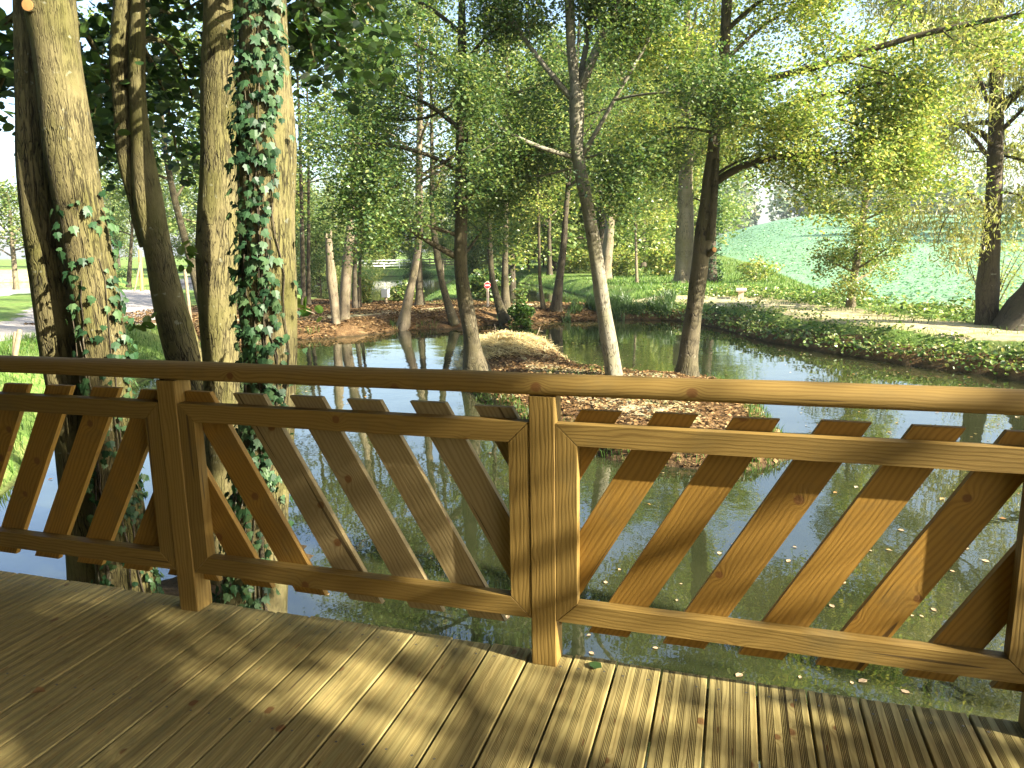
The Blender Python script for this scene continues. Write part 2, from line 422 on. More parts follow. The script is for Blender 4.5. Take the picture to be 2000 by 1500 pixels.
def px_trunk(rows, D, ztop=None, zbase=None, taper=.72, lean=None):
    """rows (y, left, right) in photo pixels from low to high, standing at distance D -> axis, radii (going up)"""
    P, r = [], []
    for y, a, b in rows:
        c = at((a + b) / 2, y, D); P.append(c); r.append((b - a) / 2 / FPX * ((c - CAM) @ F))
    P = np.array(P); r = np.array(r)
    if zbase is not None and P[0, 2] > zbase + .02:
        d = P[0] - P[min(2, len(P) - 1)]; d = d / abs(d[2]) if abs(d[2]) > .05 else np.array([0, 0, -1.0])
        d[:2] = np.clip(d[:2], -.35, .35)
        h = P[0, 2] - zbase
        P = np.vstack([P[0] + d * h, P]); r = np.concatenate([[r[0] * 1.06], r])
    if ztop is not None and P[-1, 2] < ztop - .1:
        d = P[-1] - P[-min(3, len(P))]; d = d / max(.05, d[2])
        d[:2] = np.clip(d[:2], -.3, .3)
        h = ztop - P[-1, 2]
        P = np.vstack([P, P[-1] + np.array([d[0] * .9, d[1] * .9, 1]) * h * .5, P[-1] + np.array([d[0] * .7, d[1] * .7, 1]) * h])
        r = np.concatenate([r, [r[-1] * taper, .02]])
    return P, r

# ------------------------------------------------------------------ ground
def seg_dist(X, Y, poly):
    poly = np.asarray(poly, float); n = len(poly)
    d = np.full(X.shape, 1e9); inside = np.zeros(X.shape, bool)
    for i in range(n):
        x1, y1 = poly[i]; x2, y2 = poly[(i + 1) % n]
        dx, dy = x2 - x1, y2 - y1
        t = np.clip(((X - x1) * dx + (Y - y1) * dy) / (dx * dx + dy * dy + 1e-12), 0, 1)
        d = np.minimum(d, np.hypot(X - x1 - t * dx, Y - y1 - t * dy))
        c = ((y1 > Y) != (y2 > Y)) & (X < (x2 - x1) * (Y - y1) / (y2 - y1 + 1e-12) + x1)
        inside ^= c
    return np.where(inside, -d, d)          # negative inside
POND1 = [(-6.8, -9), (-6.6, 3), (-7, 5.1), (-7.5, 5.8), (-9.2, 7.7), (-10.7, 9.4), (-11.2, 11.7), (-12.8, 14.2), (-13.5, 16.4), (-11.6, 17.7), (-10.4, 18.7),
         (-9.7, 20.2), (-8.4, 20.9), (-7, 22.6), (-6, 23.1), (-5, 23.7), (-3.1, 24.5), (-1.7, 24.2), (-.5, 22.2), (.8, 19.1), (1.9, 17.5), (2.7, 16.4),
         (3.5, 15.6), (4.2, 15), (4.8, 14.3), (7, 12.2), (9.5, 9), (11, 4), (11.5, -9)]
SPIT = [(-6.1, 17.6), (-5.0, 17.4), (-3.7, 15.2), (-2.8, 13.8), (-1.7, 13.3), (-.7, 13.3), (0, 12.8), (.4, 11.2), (.55, 9.8), (.7, 8.5), (.1, 7.8), (-1, 7.9),
        (-1.7, 8.3), (-2.7, 8.9), (-3.5, 10.2), (-4.1, 11.2), (-5.0, 13.2), (-6.0, 15.8)]
POND2 = [(-34, 34), (-21, 31.5), (-14, 28.6), (-6.6, 28.0), (-5.6, 29.3), (-4.9, 31), (-6.4, 34.3), (-9.4, 40.8), (-12.4, 46.2), (-16, 52.5), (-20, 57), (-28, 67),
         (-36, 64), (-46, 50), (-42, 40)]
PEN2 = [(-12.4, 26), (-19.5, 48), (-15.5, 50), (-8.3, 26)]
POND3 = [(-36, 27), (-40, 35), (-56, 48), (-66, 60), (-74, 54), (-60, 38), (-46, 25)]
ISLE = [((-3.86, 3.6), .5), ((-3.5, 4.5), .45), ((-2.95, 3.75), .2)]
FIELD = [(-60, 300), (-14, 130), (-7, 95), (-1.8, 73), (1.8, 46), (3.0, 32), (4.0, 24.8), (5.2, 23), (6.2, 21.6), (8, 19.5), (14, 14), (60, 5), (300, 60), (300, 400)]
def sstep(a, b, x):
    t = np.clip((x - a) / (b - a), 0, 1); return t * t * (3 - 2 * t)
def wav(X, Y, s, ph=0):
    return (np.sin(X * 1.7 * s + 1.3 * np.sin(Y * .9 * s + ph)) + np.sin(Y * 2.1 * s + 1.1 * np.sin(X * 1.3 * s + 2 * ph)) + .6 * np.sin((X + Y) * 3.3 * s + ph)) / 2.6
def height(X, Y, full=False):
    X = np.asarray(X, float); Y = np.asarray(Y, float)
    d1 = np.maximum(seg_dist(X, Y, POND1), -seg_dist(X, Y, SPIT))
    for (cx, cy), rr in ISLE: d1 = np.maximum(d1, rr - np.hypot(X - cx, Y - cy))
    d2 = np.maximum(seg_dist(X, Y, POND2), -seg_dist(X, Y, PEN2))
    d3 = seg_dist(X, Y, POND3)
    d = np.minimum(np.minimum(d1, d2), d3) + .10 * wav(X, Y, 1.6) + .04 * wav(X, Y, 5.0, 1.0)
    spit = -seg_dist(X, Y, SPIT)
    onspit = spit > -.6
    r = np.hypot(X, Y); az = np.degrees(np.arctan2(X, Y))
    flat = -.40 + .10 * sstep(2, 14, d) + .03 * wav(X, Y, .7)
    flat = flat - .24 * sstep(-2.0, -4.5, X) * sstep(31, 28.5, Y) * sstep(14, 17, Y) * sstep(-24, -18, X)
    hill = 7.7 * sstep(26, 175, r) * sstep(-9, 6, az) * (1 - .16 * sstep(6, 17, az)) * (Y > 0) + 1.2 * sstep(60, 200, r) * sstep(-30, -48, az)
    bank = -1.0 + .28 * sstep(0, .25, d) + .72 * sstep(.15, 1.3, d) * .9
    land = np.minimum(bank, 0) * 1.0
    land = -1.0 + (land + 1.0) * ((flat + 1.0) / .93) + hill
    sp = -1.0 + .16 * sstep(0, .2, d) + .14 * sstep(.2, 1.3, d) + .24 * np.exp(-((X + 4.7) ** 2 + (Y - 15.3) ** 2) / 2.4) + .02 * wav(X, Y, 3.0)
    land = np.where(onspit, sp, land)
    isl = np.zeros(X.shape, bool)
    for (cx, cy), rr in ISLE: isl |= np.hypot(X - cx, Y - cy) < rr + .3
    land = np.where(isl, -1.0 + .10 * sstep(0, .4, d), land)
    under = -1.0 + np.maximum(d, -1.5) * .9
    h = np.where(d > 0, land + .015 * wav(X, Y, 8.0, 2.0), under)
    if full: return h, d, d1, d2, spit, r, az
    return h
def gz(x, y): return float(height(np.array([x]), np.array([y]))[0])

def lines1d(lo, hi, step, far_lo, far_hi, g=1.07):
    mid = list(np.arange(lo, hi + 1e-6, step)); a = []; s = step; p = lo
    while p > far_lo: s *= g; p -= s; a.append(p)
    b = []; s = step; p = hi
    while p < far_hi: s *= g; p += s; b.append(p)
    return np.array(a[::-1] + mid + b)
gx = lines1d(-15, 6, .16, -900, 900); gy = lines1d(3, 27, .16, -400, 1200)
GX, GY = np.meshgrid(gx, gy, indexing='ij')
H, dd, dd1, dd2, spitd, rr_, azz = height(GX, GY, True)
nx, ny = len(gx), len(gy)
V = np.stack([GX, GY, H], -1).reshape(-1, 3)
i = np.arange(nx - 1)[:, None] * ny; j = np.arange(ny - 1)[None, :]
FQ = np.stack([i + j, i + ny + j, i + ny + j + 1, i + j + 1], -1).reshape(-1, 4)
litter = np.clip(np.maximum(sstep(-.3, .1, spitd), sstep(-3.2, -5.0, GX) * sstep(30.5, 27.5, GY) * sstep(15, 17, GY) * sstep(-22, -17, GX)), 0, 1)
for (cx, cy), rr in ISLE: litter = np.maximum(litter, (np.hypot(GX - cx, GY - cy) < rr + .4) * 1.0)
rightbank = sstep(-6.5, -3.5, GX) * (GY > 8)
pathm = rightbank * sstep(.8, 1.2, dd1) * sstep(3.9, 2.8, dd1 + .4 * wav(GX, GY, .9)) * (dd2 > 0)
pathm = np.maximum(pathm, sstep(-6, -4, GX) * sstep(1.6, .8, np.abs(GY - 26.2 - .25 * GX)) * (dd1 > .9) * (GX < 1.5))
pathm = np.maximum(pathm, sstep(-5, -7, GX) * sstep(1.7, 2.3, dd1) * sstep(4.2, 3.4, dd1) * sstep(15, 18, GY) * (GY < 28) * .8)
GP = np.array([(-17.3, 12), (-18.3, 15.6), (-20.5, 19), (-24, 23), (-30, 30), (-38, 41), (-44, 52), (-58, 75)])
gd = np.full(GX.shape, 1e9)
for k in range(len(GP) - 1):
    (x1, y1), (x2, y2) = GP[k], GP[k + 1]; t = np.clip(((GX - x1) * (x2 - x1) + (GY - y1) * (y2 - y1)) / ((x2 - x1) ** 2 + (y2 - y1) ** 2), 0, 1)
    gd = np.minimum(gd, np.hypot(GX - x1 - t * (x2 - x1), GY - y1 - t * (y2 - y1)))
gravel = sstep(2.3, 1.7, gd + .25 * wav(GX, GY, 1.1))
fieldm = sstep(.3, -.3, seg_dist(GX, GY, FIELD))
white = sstep(-44, -50, azz) * sstep(52, 60, rr_) * sstep(120, 100, rr_)
pathm = np.maximum(pathm, white)
earth_shade = sstep(-7, -3, GX) * (GY > 6) * sstep(.75, .45, dd1) * (spitd < -.8)  # bare bank soil, with shade under the overhanging plants put into its colour
litter = np.maximum(litter, earth_shade)
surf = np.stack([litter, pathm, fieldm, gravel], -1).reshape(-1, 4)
m, nt, out = mat('ground_cover'); b = NB(nt)
at_ = b.n('ShaderNodeAttribute', attribute_name='surf'); sR, sG, sB = b.sep(at_.outputs['Vector']); sA = at_.outputs['Alpha']
p = b.pos()
n1 = b.noise(p, .8, 4, .6); n2 = b.noise(p, 6, 4, .65); n3 = b.noise(p, 28, 3, .7)
c = b.mix(b.rng(n2, .3, .7), (.085, .15, .03), (.18, .26, .065))
c = b.mix(b.math('MULTIPLY', b.rng(n1, .5, .7), .6), c, (.20, .19, .07))
wig = b.math('ADD', b.math('MULTIPLY_ADD', n2, .7, -.35), b.math('MULTIPLY_ADD', b.noise(p, 1.7, 3, .6), .8, -.4))
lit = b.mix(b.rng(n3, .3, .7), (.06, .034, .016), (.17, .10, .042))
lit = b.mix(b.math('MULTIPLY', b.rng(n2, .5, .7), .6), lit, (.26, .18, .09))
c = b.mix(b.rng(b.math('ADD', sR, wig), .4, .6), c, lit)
pt = b.mix(b.rng(n3, .3, .7), (.34, .27, .15), (.52, .44, .28)); pt = b.mix(b.math('MULTIPLY', b.rng(b.noise(p, 2.2, 4, .7), .46, .6), .7), pt, (.22, .25, .07))
c = b.mix(b.rng(b.math('ADD', sG, wig), .4, .6), c, pt)
fd = b.mix(b.rng(n2, .35, .65), (.12, .24, .13), (.19, .31, .19))
c = b.mix(b.rng(b.math('ADD', sB, wig), .45, .55), c, fd)
gv = b.mix(b.rng(n3, .3, .7), (.26, .23, .20), (.46, .42, .38))
c = b.mix(b.rng(b.math('ADD', sA, wig), .4, .6), c, gv)
wet_shade = b.rng(b.math('ADD', b.sep(p)[2], b.math('MULTIPLY', n2, .10)), -.955, -.86, 1, 0)  # dark waterline band: wet mud with the edge's shade painted in
c = b.mix(b.math('MULTIPLY', wet_shade, .85), c, (.022, .018, .010))
b.bsdf(out, c, .95, b.bump(b.math('ADD', n3, n2), .6, .05), .1)
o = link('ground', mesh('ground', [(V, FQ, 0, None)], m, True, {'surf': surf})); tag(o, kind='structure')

# water: one sheet a little larger than the ponds
m, nt, out = mat('pond_water'); b = NB(nt); p = b.pos()
w1 = b.noise(b.vmath('MULTIPLY', p, (1.0, 1.0, 1.0)), 1.1, 2, .5); w2 = b.noise(p, 7.0, 2, .5)
near = b.noise(p, .25, 1, .5)
h = b.math('ADD', w1, b.math('MULTIPLY', w2, b.math('MULTIPLY_ADD', b.rng(near, .4, .6), .2, .05)))
silt = b.noise(p, .7, 3, .6)
c = b.mix(b.rng(silt, .3, .7), (.014, .018, .007), (.030, .033, .013))
pb = b.bsdf(out, c, .02, b.bump(h, .10, .06), .5); pb.inputs['IOR'].default_value = 2.0
wx = np.array([-90, 25.0]); wy = np.array([-14, 80.0])
WV = np.array([[wx[0], wy[0], ZW], [wx[1], wy[0], ZW], [wx[1], wy[1], ZW], [wx[0], wy[1], ZW]])
o = link('pond_water', mesh('pond_water', [(WV, np.array([[0, 1, 2, 3]]), 0, None)], m, False)); tag(o, kind='structure')

# ------------------------------------------------------------------ deck
rng = np.random.default_rng(3)
DE, S0 = 2.2587, -.3387
deck = empty('wooden_deck', (-1, DE, 0), 'grooved timber deck boards in the foreground, dappled with sun beneath the railing', 'deck')
prof = [(0, -.028), (0, -.004), (.003, 0)]
for gc in (.031, .0725, .114):
    for k in range(5):
        x = gc + (k - 2) * .0045
        prof += [(x - .0014, 0), (x - .0010, -.0028), (x + .0010, -.0028), (x + .0014, 0)]
prof += [(.1405, 0), (.143, -.004), (.143, -.028)]
prof = np.array(prof); npf = len(prof)
parts = []
for k in range(-42, 24):
    x0 = S0 + .15 * k + .0035; y1 = DE + rng.uniform(-.005, .005); dz = rng.uniform(-.0012, .0012)
    ys = [y1, y1 - .003, -1.6]; rows = []
    for q, yy in enumerate(ys):
        zz = prof[:, 1] + dz - (.004 if q == 0 else 0)
        rows.append(np.stack([x0 + prof[:, 0], np.full(npf, yy), zz], 1))
    Vb = np.concatenate(rows); Gb = np.stack([Vb[:, 1], Vb[:, 0], Vb[:, 2]], 1)
    a = np.arange(npf - 1)
    Fb = np.concatenate([np.stack([a + r_ * npf, a + 1 + r_ * npf, a + 1 + (r_ + 1) * npf, a + (r_ + 1) * npf], 1) for r_ in (0, 1)])
    nseg = npf - 1; isg = np.array([prof[w][1] < -.0025 and prof[w + 1][1] < -.0025 for w in range(nseg)]) & (np.arange(nseg) > 2) & (np.arange(nseg) < nseg - 3)
    sel = np.tile(isg, 2)
    parts.append((Vb, Fb[~sel], 0, Gb)); parts.append((Vb, Fb[sel], 2, Gb))
    cap = np.array([[x0, y1, -.028], [x0 + .143, y1, -.028], [x0 + .143, y1, -.0045], [x0, y1, -.0045]])
    parts.append((cap, np.array([[0, 1, 2, 3]]), 0, np.stack([cap[:, 1], cap[:, 0], cap[:, 2]], 1)))
    for yy in (DE - .075, DE - .62):
        for xx in (.031, .114):
            t = np.linspace(0, 2 * np.pi, 8, endpoint=False)
            cc = np.array([x0 + xx + rng.uniform(-.004, .004), yy + rng.uniform(-.008, .008), dz + .0007])
            ring = cc + np.stack([np.cos(t) * .0042, np.sin(t) * .0042, 0 * t], 1)
            parts.append((np.vstack([ring, cc[None]]), np.stack([np.arange(8), (np.arange(8) + 1) % 8, np.full(8, 8)], 1), 1, None))
link('decking', mesh('decking', parts, [M['deck'], M['screw'], M['groove']], False), deck)
for yy in (DE - .075, DE - .62, DE - 1.5, DE - 2.6):
    link('joist', mesh('joist', [boxp((-6.6, yy - .04, -.20), (3.2, yy + .04, -.0285), 0, 0)], M['deck'], False), deck)
for xx in (-5.4, -2.6, .2, 2.9):
    link('pile', mesh('pile', tubep([(xx, DE - .62, -2.2), (xx, DE - .62, -.201)], [.09, .09], 14), M['deck']), deck)

# ------------------------------------------------------------------ railing
PY = 2.1697; PW = .0871; SP = 1.4573; X2 = -.6174
rail = empty('wooden_railing', (X2, PY, 0), 'timber railing with round handrail and slanted slats along the deck edge', 'railing')
def bev_box(lo, hi, bev, grain):
    """box with chamfered long edges (profile swept along the grain axis)"""
    lo = np.array(lo, float); hi = np.array(hi, float); ax = [k for k in range(3) if k != grain]
    a0, a1 = lo[ax[0]], hi[ax[0]]; b0, b1 = lo[ax[1]], hi[ax[1]]
    pr = np.array([(a0 + bev, b0), (a1 - bev, b0), (a1, b0 + bev), (a1, b1 - bev), (a1 - bev, b1), (a0 + bev, b1), (a0, b1 - bev), (a0, b0 + bev)])
    Vv = []
    for t in (lo[grain], hi[grain]):
        q = np.zeros((8, 3)); q[:, ax[0]] = pr[:, 0]; q[:, ax[1]] = pr[:, 1]; q[:, grain] = t; Vv.append(q)
    Vv = np.concatenate(Vv); k = np.arange(8)
    G = np.stack([Vv[:, grain], Vv[:, ax[0]], Vv[:, ax[1]]], 1)
    res = [(Vv, np.stack([k, (k + 1) % 8, (k + 1) % 8 + 8, k + 8], 1), 0, G)]
    res.append((Vv, np.array([[0, 1, 2, 3], [0, 3, 4, 7], [7, 4, 5, 6], [8, 11, 10, 9], [8, 15, 12, 11], [15, 14, 13, 12]]), 0, G))
    return res
for k in range(-2, 3):
    x = X2 + SP * k
    link('post', mesh('post', bev_box((x, PY, 0.0005), (x + PW, PY + PW, .9295), .004, 2), M['rail'], False), rail)
# handrail: a D-shaped log, flat underneath
t = np.linspace(R_(-28), R_(208), 22)
hp = np.stack([np.cos(t) * .047, np.sin(t) * .043 + .024], 1)
xs = np.linspace(X2 - SP * 2 - .15, X2 + SP * 2 + .3, 60); rows = []; gs = []
for q, x in enumerate(xs):
    wob = .0015 * math.sin(x * 5.1) + .001 * math.sin(x * 13)
    rows.append(np.stack([np.full(22, x), PY + .0445 + hp[:, 0] * (1 + wob * 12), .931 + np.maximum(hp[:, 1], 0) * (1 + wob * 10)], 1))
    gs.append(np.stack([np.full(22, x), t * .047, 0 * t], 1))
Vv = np.concatenate(rows); G = np.concatenate(gs); k = np.arange(22)
Fh_ = np.concatenate([np.stack([k + q * 22, (k + 1) % 22 + q * 22, (k + 1) % 22 + (q + 1) * 22, k + (q + 1) * 22], 1) for q in range(len(xs) - 1)])
link('handrail', mesh('handrail', [(Vv, Fh_, 0, G)], M['rail'], True), rail)
ZT, ZB, FW = .8439, .1665, .0687
Y0, Y1 = PY + .002, PY + .046
def prism(poly, y0, y1, grain_dir, bev=.003):
    """extrude polygon in the (x,z) plane from y0 to y1, front edges chamfered"""
    poly = np.array(poly, float); n = len(poly); c = poly.mean(0)
    e = poly - c; inner = c + e * (1 - bev / (np.linalg.norm(e, axis=1)[:, None] + 1e-9) * .7)
    def ring(pp, y): return np.stack([pp[:, 0], np.full(n, y), pp[:, 1]], 1)
    Vv = np.concatenate([ring(inner, y0), ring(poly, y0 + bev), ring(poly, y1)]); k = np.arange(n); k2 = (k + 1) % n
    Fq = np.concatenate([np.stack([k, k2, k2 + n, k + n], 1), np.stack([k + n, k2 + n, k2 + 2 * n, k + 2 * n], 1)])
    gd = np.array(grain_dir, float); gd /= np.linalg.norm(gd); gp = np.array([-gd[1], gd[0]])
    G = np.stack([Vv[:, [0, 2]] @ gd, Vv[:, [0, 2]] @ gp, Vv[:, 1]], 1)
    return [(Vv, Fq, 0, G), (Vv, k[None, :], 0, G), (Vv, (k + 2 * n)[None, ::-1], 0, G)]
def merge(parts):
    """join parts that share their vertex list into one island: unique vertices"""
    return parts
def clipx(poly, xa, xb):
    for sgn, xc in ((1, xa), (-1, xb)):
        outp = []
        for q in range(len(poly)):
            p0, p1 = poly[q - 1], poly[q]
            in0, in1 = sgn * (p0[0] - xc) >= 0, sgn * (p1[0] - xc) >= 0
            if in0 != in1:
                tt = (xc - p0[0]) / (p1[0] - p0[0]); outp.append((xc, p0[1] + (p1[1] - p0[1]) * tt))
            if in1: outp.append(tuple(p1))
        poly = outp
        if len(poly) < 3: return []
    return poly
rs = np.random.default_rng(12)
for k in range(-2, 2):
    xa = X2 + SP * k + PW + .0012; xb = X2 + SP * (k + 1) - .0012; g = .0008
    fr = []
    fr += prism([(xa, ZT), (xa + FW, ZT - FW), (xb - FW, ZT - FW), (xb, ZT)][::-1], Y0, Y1, (1, .002))
    fr += prism([(xa, ZB), (xb, ZB), (xb - FW, ZB + FW), (xa + FW, ZB + FW)], Y0, Y1, (1, -.003))
    fr += prism([(xa, ZB + g), (xa + FW, ZB + FW + g), (xa + FW, ZT - FW - g), (xa, ZT - g)], Y0, Y1, (.002, 1))
    fr += prism([(xb, ZB + g), (xb, ZT - g), (xb - FW, ZT - FW - g), (xb - FW, ZB + FW + g)], Y0, Y1, (-.002, 1))
    pf = link('panel_frame', mesh('panel_frame', fr, M['rail'], False), rail)
    mirror = (k % 2 != 0)                           # slats lean right or left in alternate panels
    ca = xa if not mirror else -xb; cb = xb if not mirror else -xa
    base = (-.46 - (X2 + PW)) if not mirror else (1.85 - (-(X2) ) )
    for q in range(-1, 9):
        x = ca + .07 + (q - 0) * .2365 if not mirror else ca + .072 + q * .2365
        x += rs.uniform(-.006, .006)
        zt = .882 + rs.uniform(-.003, .003); zb = .115 + rs.uniform(-.003, .003)
        poly = [(x - .44, zb), (x - .44 + .131, zb), (x + .131, zt), (x, zt)]
        if mirror: poly = [(-a, z) for a, z in poly][::-1]
        poly = clipx(poly, xa + .002, xb - .002)
        if len(poly) < 3: continue
        ar = 0.5 * abs(sum(poly[w - 1][0] * poly[w][1] - poly[w][0] * poly[w - 1][1] for w in range(len(poly))))
        if ar < .004: continue
        gdir = (.44, .767) if not mirror else (-.44, .767)
        sl = prism(poly, Y1 + .001, Y1 + .023, gdir, .002); ms = M['slat_pale'] if (k == -1 and q < 5) else M['slat']
        so = link('slat', mesh('slat', sl, ms, False)); so.parent = pf

# ------------------------------------------------------------------ veranda over the deck (above and behind the photo)
ver = empty('veranda_roof', (-2, 0, 0), 'timber veranda roof and back wall sheltering the deck, above and behind the photo', 'roof')
rb = []; XR = 2.3
for k in range(34):
    y = -1.9 + k * .145
    if y > 2.4: break
    rb.append(boxp((-7.5, y, 2.62), (XR, y + .1425, 2.642), 0, 0))
link('roof_boards', mesh('roof_boards', rb, M['hut'], False), ver)
for x in (-6.9, -5.4, -3.9, -2.4, -.9, .6, 2.1): link('rafter', mesh('rafter', bev_box((x - .035, -1.9, 2.48), (x + .035, 2.42, 2.6195), .004, 1), M['hut'], False), ver)
wb = [boxp((-7.4, -1.72, .002 + .145 * k), (1.9, -1.70, .143 + .145 * k), 0, 0) for k in range(17)]
link('back_wall', mesh('back_wall', wb, M['hut'], False), ver)
# end railing at the right, out of the photo
er = empty('end_railing', (2.2, 1, 0), 'end railing of the deck at its right side, out of the photo', 'railing')
for y in (-1.4, -.1, 1.2): link('post', mesh('post', bev_box((2.2, y, .0005), (2.287, y + PW, .93), .004, 2), M['rail'], False), er)
link('handrail', mesh('handrail', tubep([(2.243, -1.6, .97), (2.243, 1.55, .97)], [.045, .045], 14), M['rail']), er)
for z in (.2, .5, .8): link('bar', mesh('bar', bev_box((2.215, -1.5, z - .034), (2.26, 1.5, z + .034), .004, 1), M['rail'], False), er)

# ------------------------------------------------------------------ trees
def build_tree(name, label, cat, axis, rad, bark, leafm, lv, tubes=None, seg=14, step=.18, flare=.5, amp=.05, group=None, seed=0, lshape='quad', lsize=.07, bias=.5, hang=0.0, jit=.35, extra=None, flh=.3):
    base = (axis[0][0], axis[0][1], axis[0][2])
    root = empty(name, base, label, cat, group)
    Q, r = resample(axis, rad, step)
    tr = tubep(Q, r, seg, 0, True, bark_lump(seed, flare, flh, amp))
    link('trunk', mesh('trunk', tr, bark), root)
    if tubes: link('branches', mesh('branches', tubes, bark), root)
    if lv is not None and len(lv):
        rg = np.random.default_rng(seed + 77)
        link('crown', mesh('crown', [leaves(lv, lsize, rg, lshape, bias, jit, 0, hang)], leafm, False), root)
    return root
def px_limb(pts, D0, D1=None, r0=.04, r1=.01):
    D1 = D0 if D1 is None else D1; n = len(pts)
    return np.array([at(u, v, D0 + (D1 - D0) * k / max(1, n - 1)) for k, (u, v) in enumerate(pts)]), np.linspace(r0, r1, n)
def attach(limbs, axis):
    res = []
    for P, r in limbs:
        z = min(P[0][2] - .12, axis[-1][2]); c = np.array([np.interp(z, axis[:, 2], axis[:, 0]), np.interp(z, axis[:, 2], axis[:, 1]), z])
        res.append((np.vstack([c[None], P]), np.concatenate([[r[0] * 1.2], r])))
    return res
def limb_set(limbs, rng, nleaf, sig=.14, shoots=6, L=1.0, rise=.05, t0=.3, sub=2):
    tubes, lines = [], []
    for P, r in limbs:
        Q, rq = resample(P, r, .25)
        tubes += tubep(Q, rq, 6, 0, False)
        for sp, sr in sprays(Q, r[0], rng, shoots, L, rise, t0):
            tubes += tubep(sp, np.linspace(max(.004, sr * .6), .003, len(sp)), 3, 0, False)
            lines.append((sp, L))
            for s2, q in sprays(sp, sr, rng, sub, L * .5, .0, .2): lines.append((s2, L * .5))
    w = np.array([x[1] for x in lines]); w /= w.sum(); C = []
    for (pl, _), k in zip(lines, rng.multinomial(nleaf, w)):
        c, _l = polyline_pts(pl, k, rng, .1, 1.0); C.append(c + rng.normal(size=(k, 3)) * sig)
    return tubes, (np.concatenate(C) if C else np.zeros((0, 3)))

# --- the alders at the left end of the railing
D1_ = 4.42
rows = [(1110, 200, 292), (890, 185, 258), (700, 160, 245), (600, 150, 230), (500, 130, 212), (400, 110, 197), (300, 95, 181), (200, 85, 166), (100, 70, 151), (0, 55, 140)]
ax1, r1 = px_trunk(rows, D1_, 9.0, -1.15); r1 = r1 * 1.07
rows = [(1110, 140, 204), (890, 118, 185), (700, 90, 165), (500, 60, 132), (300, 40, 102), (100, 36, 80), (0, 32, 70)]
ax1b, r1b = px_trunk(rows, D1_ + .12, 8.0, -1.15); r1b = r1b * 1.12
rgt = np.random.default_rng(21)
tb, lv = crown(ax1, r1, 3.6, 8.6, 2.6, 14, rgt, 9000, .15, .35, .1, 5)
tb2, lv2 = limb_set(attach([px_limb([(60, 10), (10, 40), (-60, 90), (-140, 120)], 4.7, 5.6, .03), px_limb([(150, 40), (190, 90), (215, 170), (230, 260)], 5.2, 6.6, .02),
                     px_limb([(40, 30), (20, 120), (-10, 200)], 5.0, 5.4, .016)], ax1), rgt, 950, .11, 5, .6)
T1 = build_tree('alder_tree', 'leaning two-stemmed alder with ivy at its foot, leftmost of the big trunks by the railing', 'tree', ax1, r1, M['bark_alder'], M['leaf_near'],
                np.concatenate([lv, lv2]), tb + tb2, 26, .10, .35, .05, seed=1, lshape='round', lsize=.085)
Q, r = resample(ax1b, r1b, .10)
link('stem', mesh('stem', tubep(Q, r, 22, 0, True, bark_lump(5, .2, .3, .05)), M['bark_alder']), T1)
stub = at(54, 10, 4.27)
link('cut_stub', mesh('cut_stub', tubep([stub + FH * .12, stub + FH * .012, stub], [.045, .036, .034], 14, 0), M['bark_alder']), T1)
link('cut_face', mesh('cut_face', tubep([stub - FH * .0005, stub - FH * .004], [.031, .030], 14, 0), M['cut']), T1)

D2_ = 5.28
rows = [(1150, 410, 470), (1000, 402, 452), (850, 378, 432), (750, 345, 403), (690, 325, 393), (600, 303, 360), (500, 285, 337), (400, 262, 316), (300, 257, 299), (200, 252, 284), (100, 252, 283), (0, 257, 284)]
ax2, r2 = px_trunk(rows, D2_ + .15, 9.5, -1.15)
rows = [(480, 274, 306), (430, 258, 290), (400, 254, 278), (350, 240, 267), (300, 226, 258), (200, 221, 252), (100, 212, 248), (0, 224, 259)]
ax2b, r2b = px_trunk(rows, D2_ + .17, 8.6)
tb, lv = crown(ax2, r2, 3.9, 9.2, 2.8, 14, rgt, 9000, .15, .35, .1, 5)
tb2, lv2 = limb_set(attach([px_limb([(270, 40), (330, 60), (360, 120), (375, 190)], 5.3, 6.4, .02), px_limb([(225, 110), (180, 130), (150, 190), (165, 250)], 5.6, 6.6, .02),
                     px_limb([(280, 90), (320, 160), (340, 260), (350, 330)], 6.0, 7.4, .02), px_limb([(230, 200), (205, 250), (190, 300)], 6.2, 6.8, .014), px_limb([(265, 20), (300, 10), (370, 40)], 5.6, 6.6, .02)], ax2), rgt, 1900, .12, 5, .65)
T2 = build_tree('alder_tree', 'dark slanting alder trunk that forks low, second big trunk from the left', 'tree', ax2, r2, M['bark_alder'], M['leaf_near'],
                np.concatenate([lv, lv2]), tb + tb2, 22, .10, .3, .05, seed=2, lshape='round', lsize=.08)
Q, r = resample(ax2b, r2b, .10)
link('stem', mesh('stem', tubep(Q, r, 18, 0, True, bark_lump(15, .0, .3, .07)), M['bark_alder']), T2)

D3_ = 5.12
rows = [(1150, 400, 478), (1000, 404, 472), (850, 402, 466), (700, 400, 465), (600, 388, 458), (500, 385, 465), (400, 390, 465), (300, 393, 460), (200, 394, 458), (100, 396, 456), (0, 400, 455)]
ax3, r3 = px_trunk(rows, D3_, 10.5, -1.15)
tb, lv = crown(ax3, r3, 4.0, 10.2, 3.0, 15, rgt, 11000, .16, .35, .1, 5)
T3 = build_tree('alder_tree', 'straight sunlit alder trunk with fine cracked bark, just left of the ivy covered trunk', 'tree', ax3, r3, M['bark_alder'], M['leaf_near'], lv, tb, 26, .10, .3, .04, seed=3, lshape='round', lsize=.08)

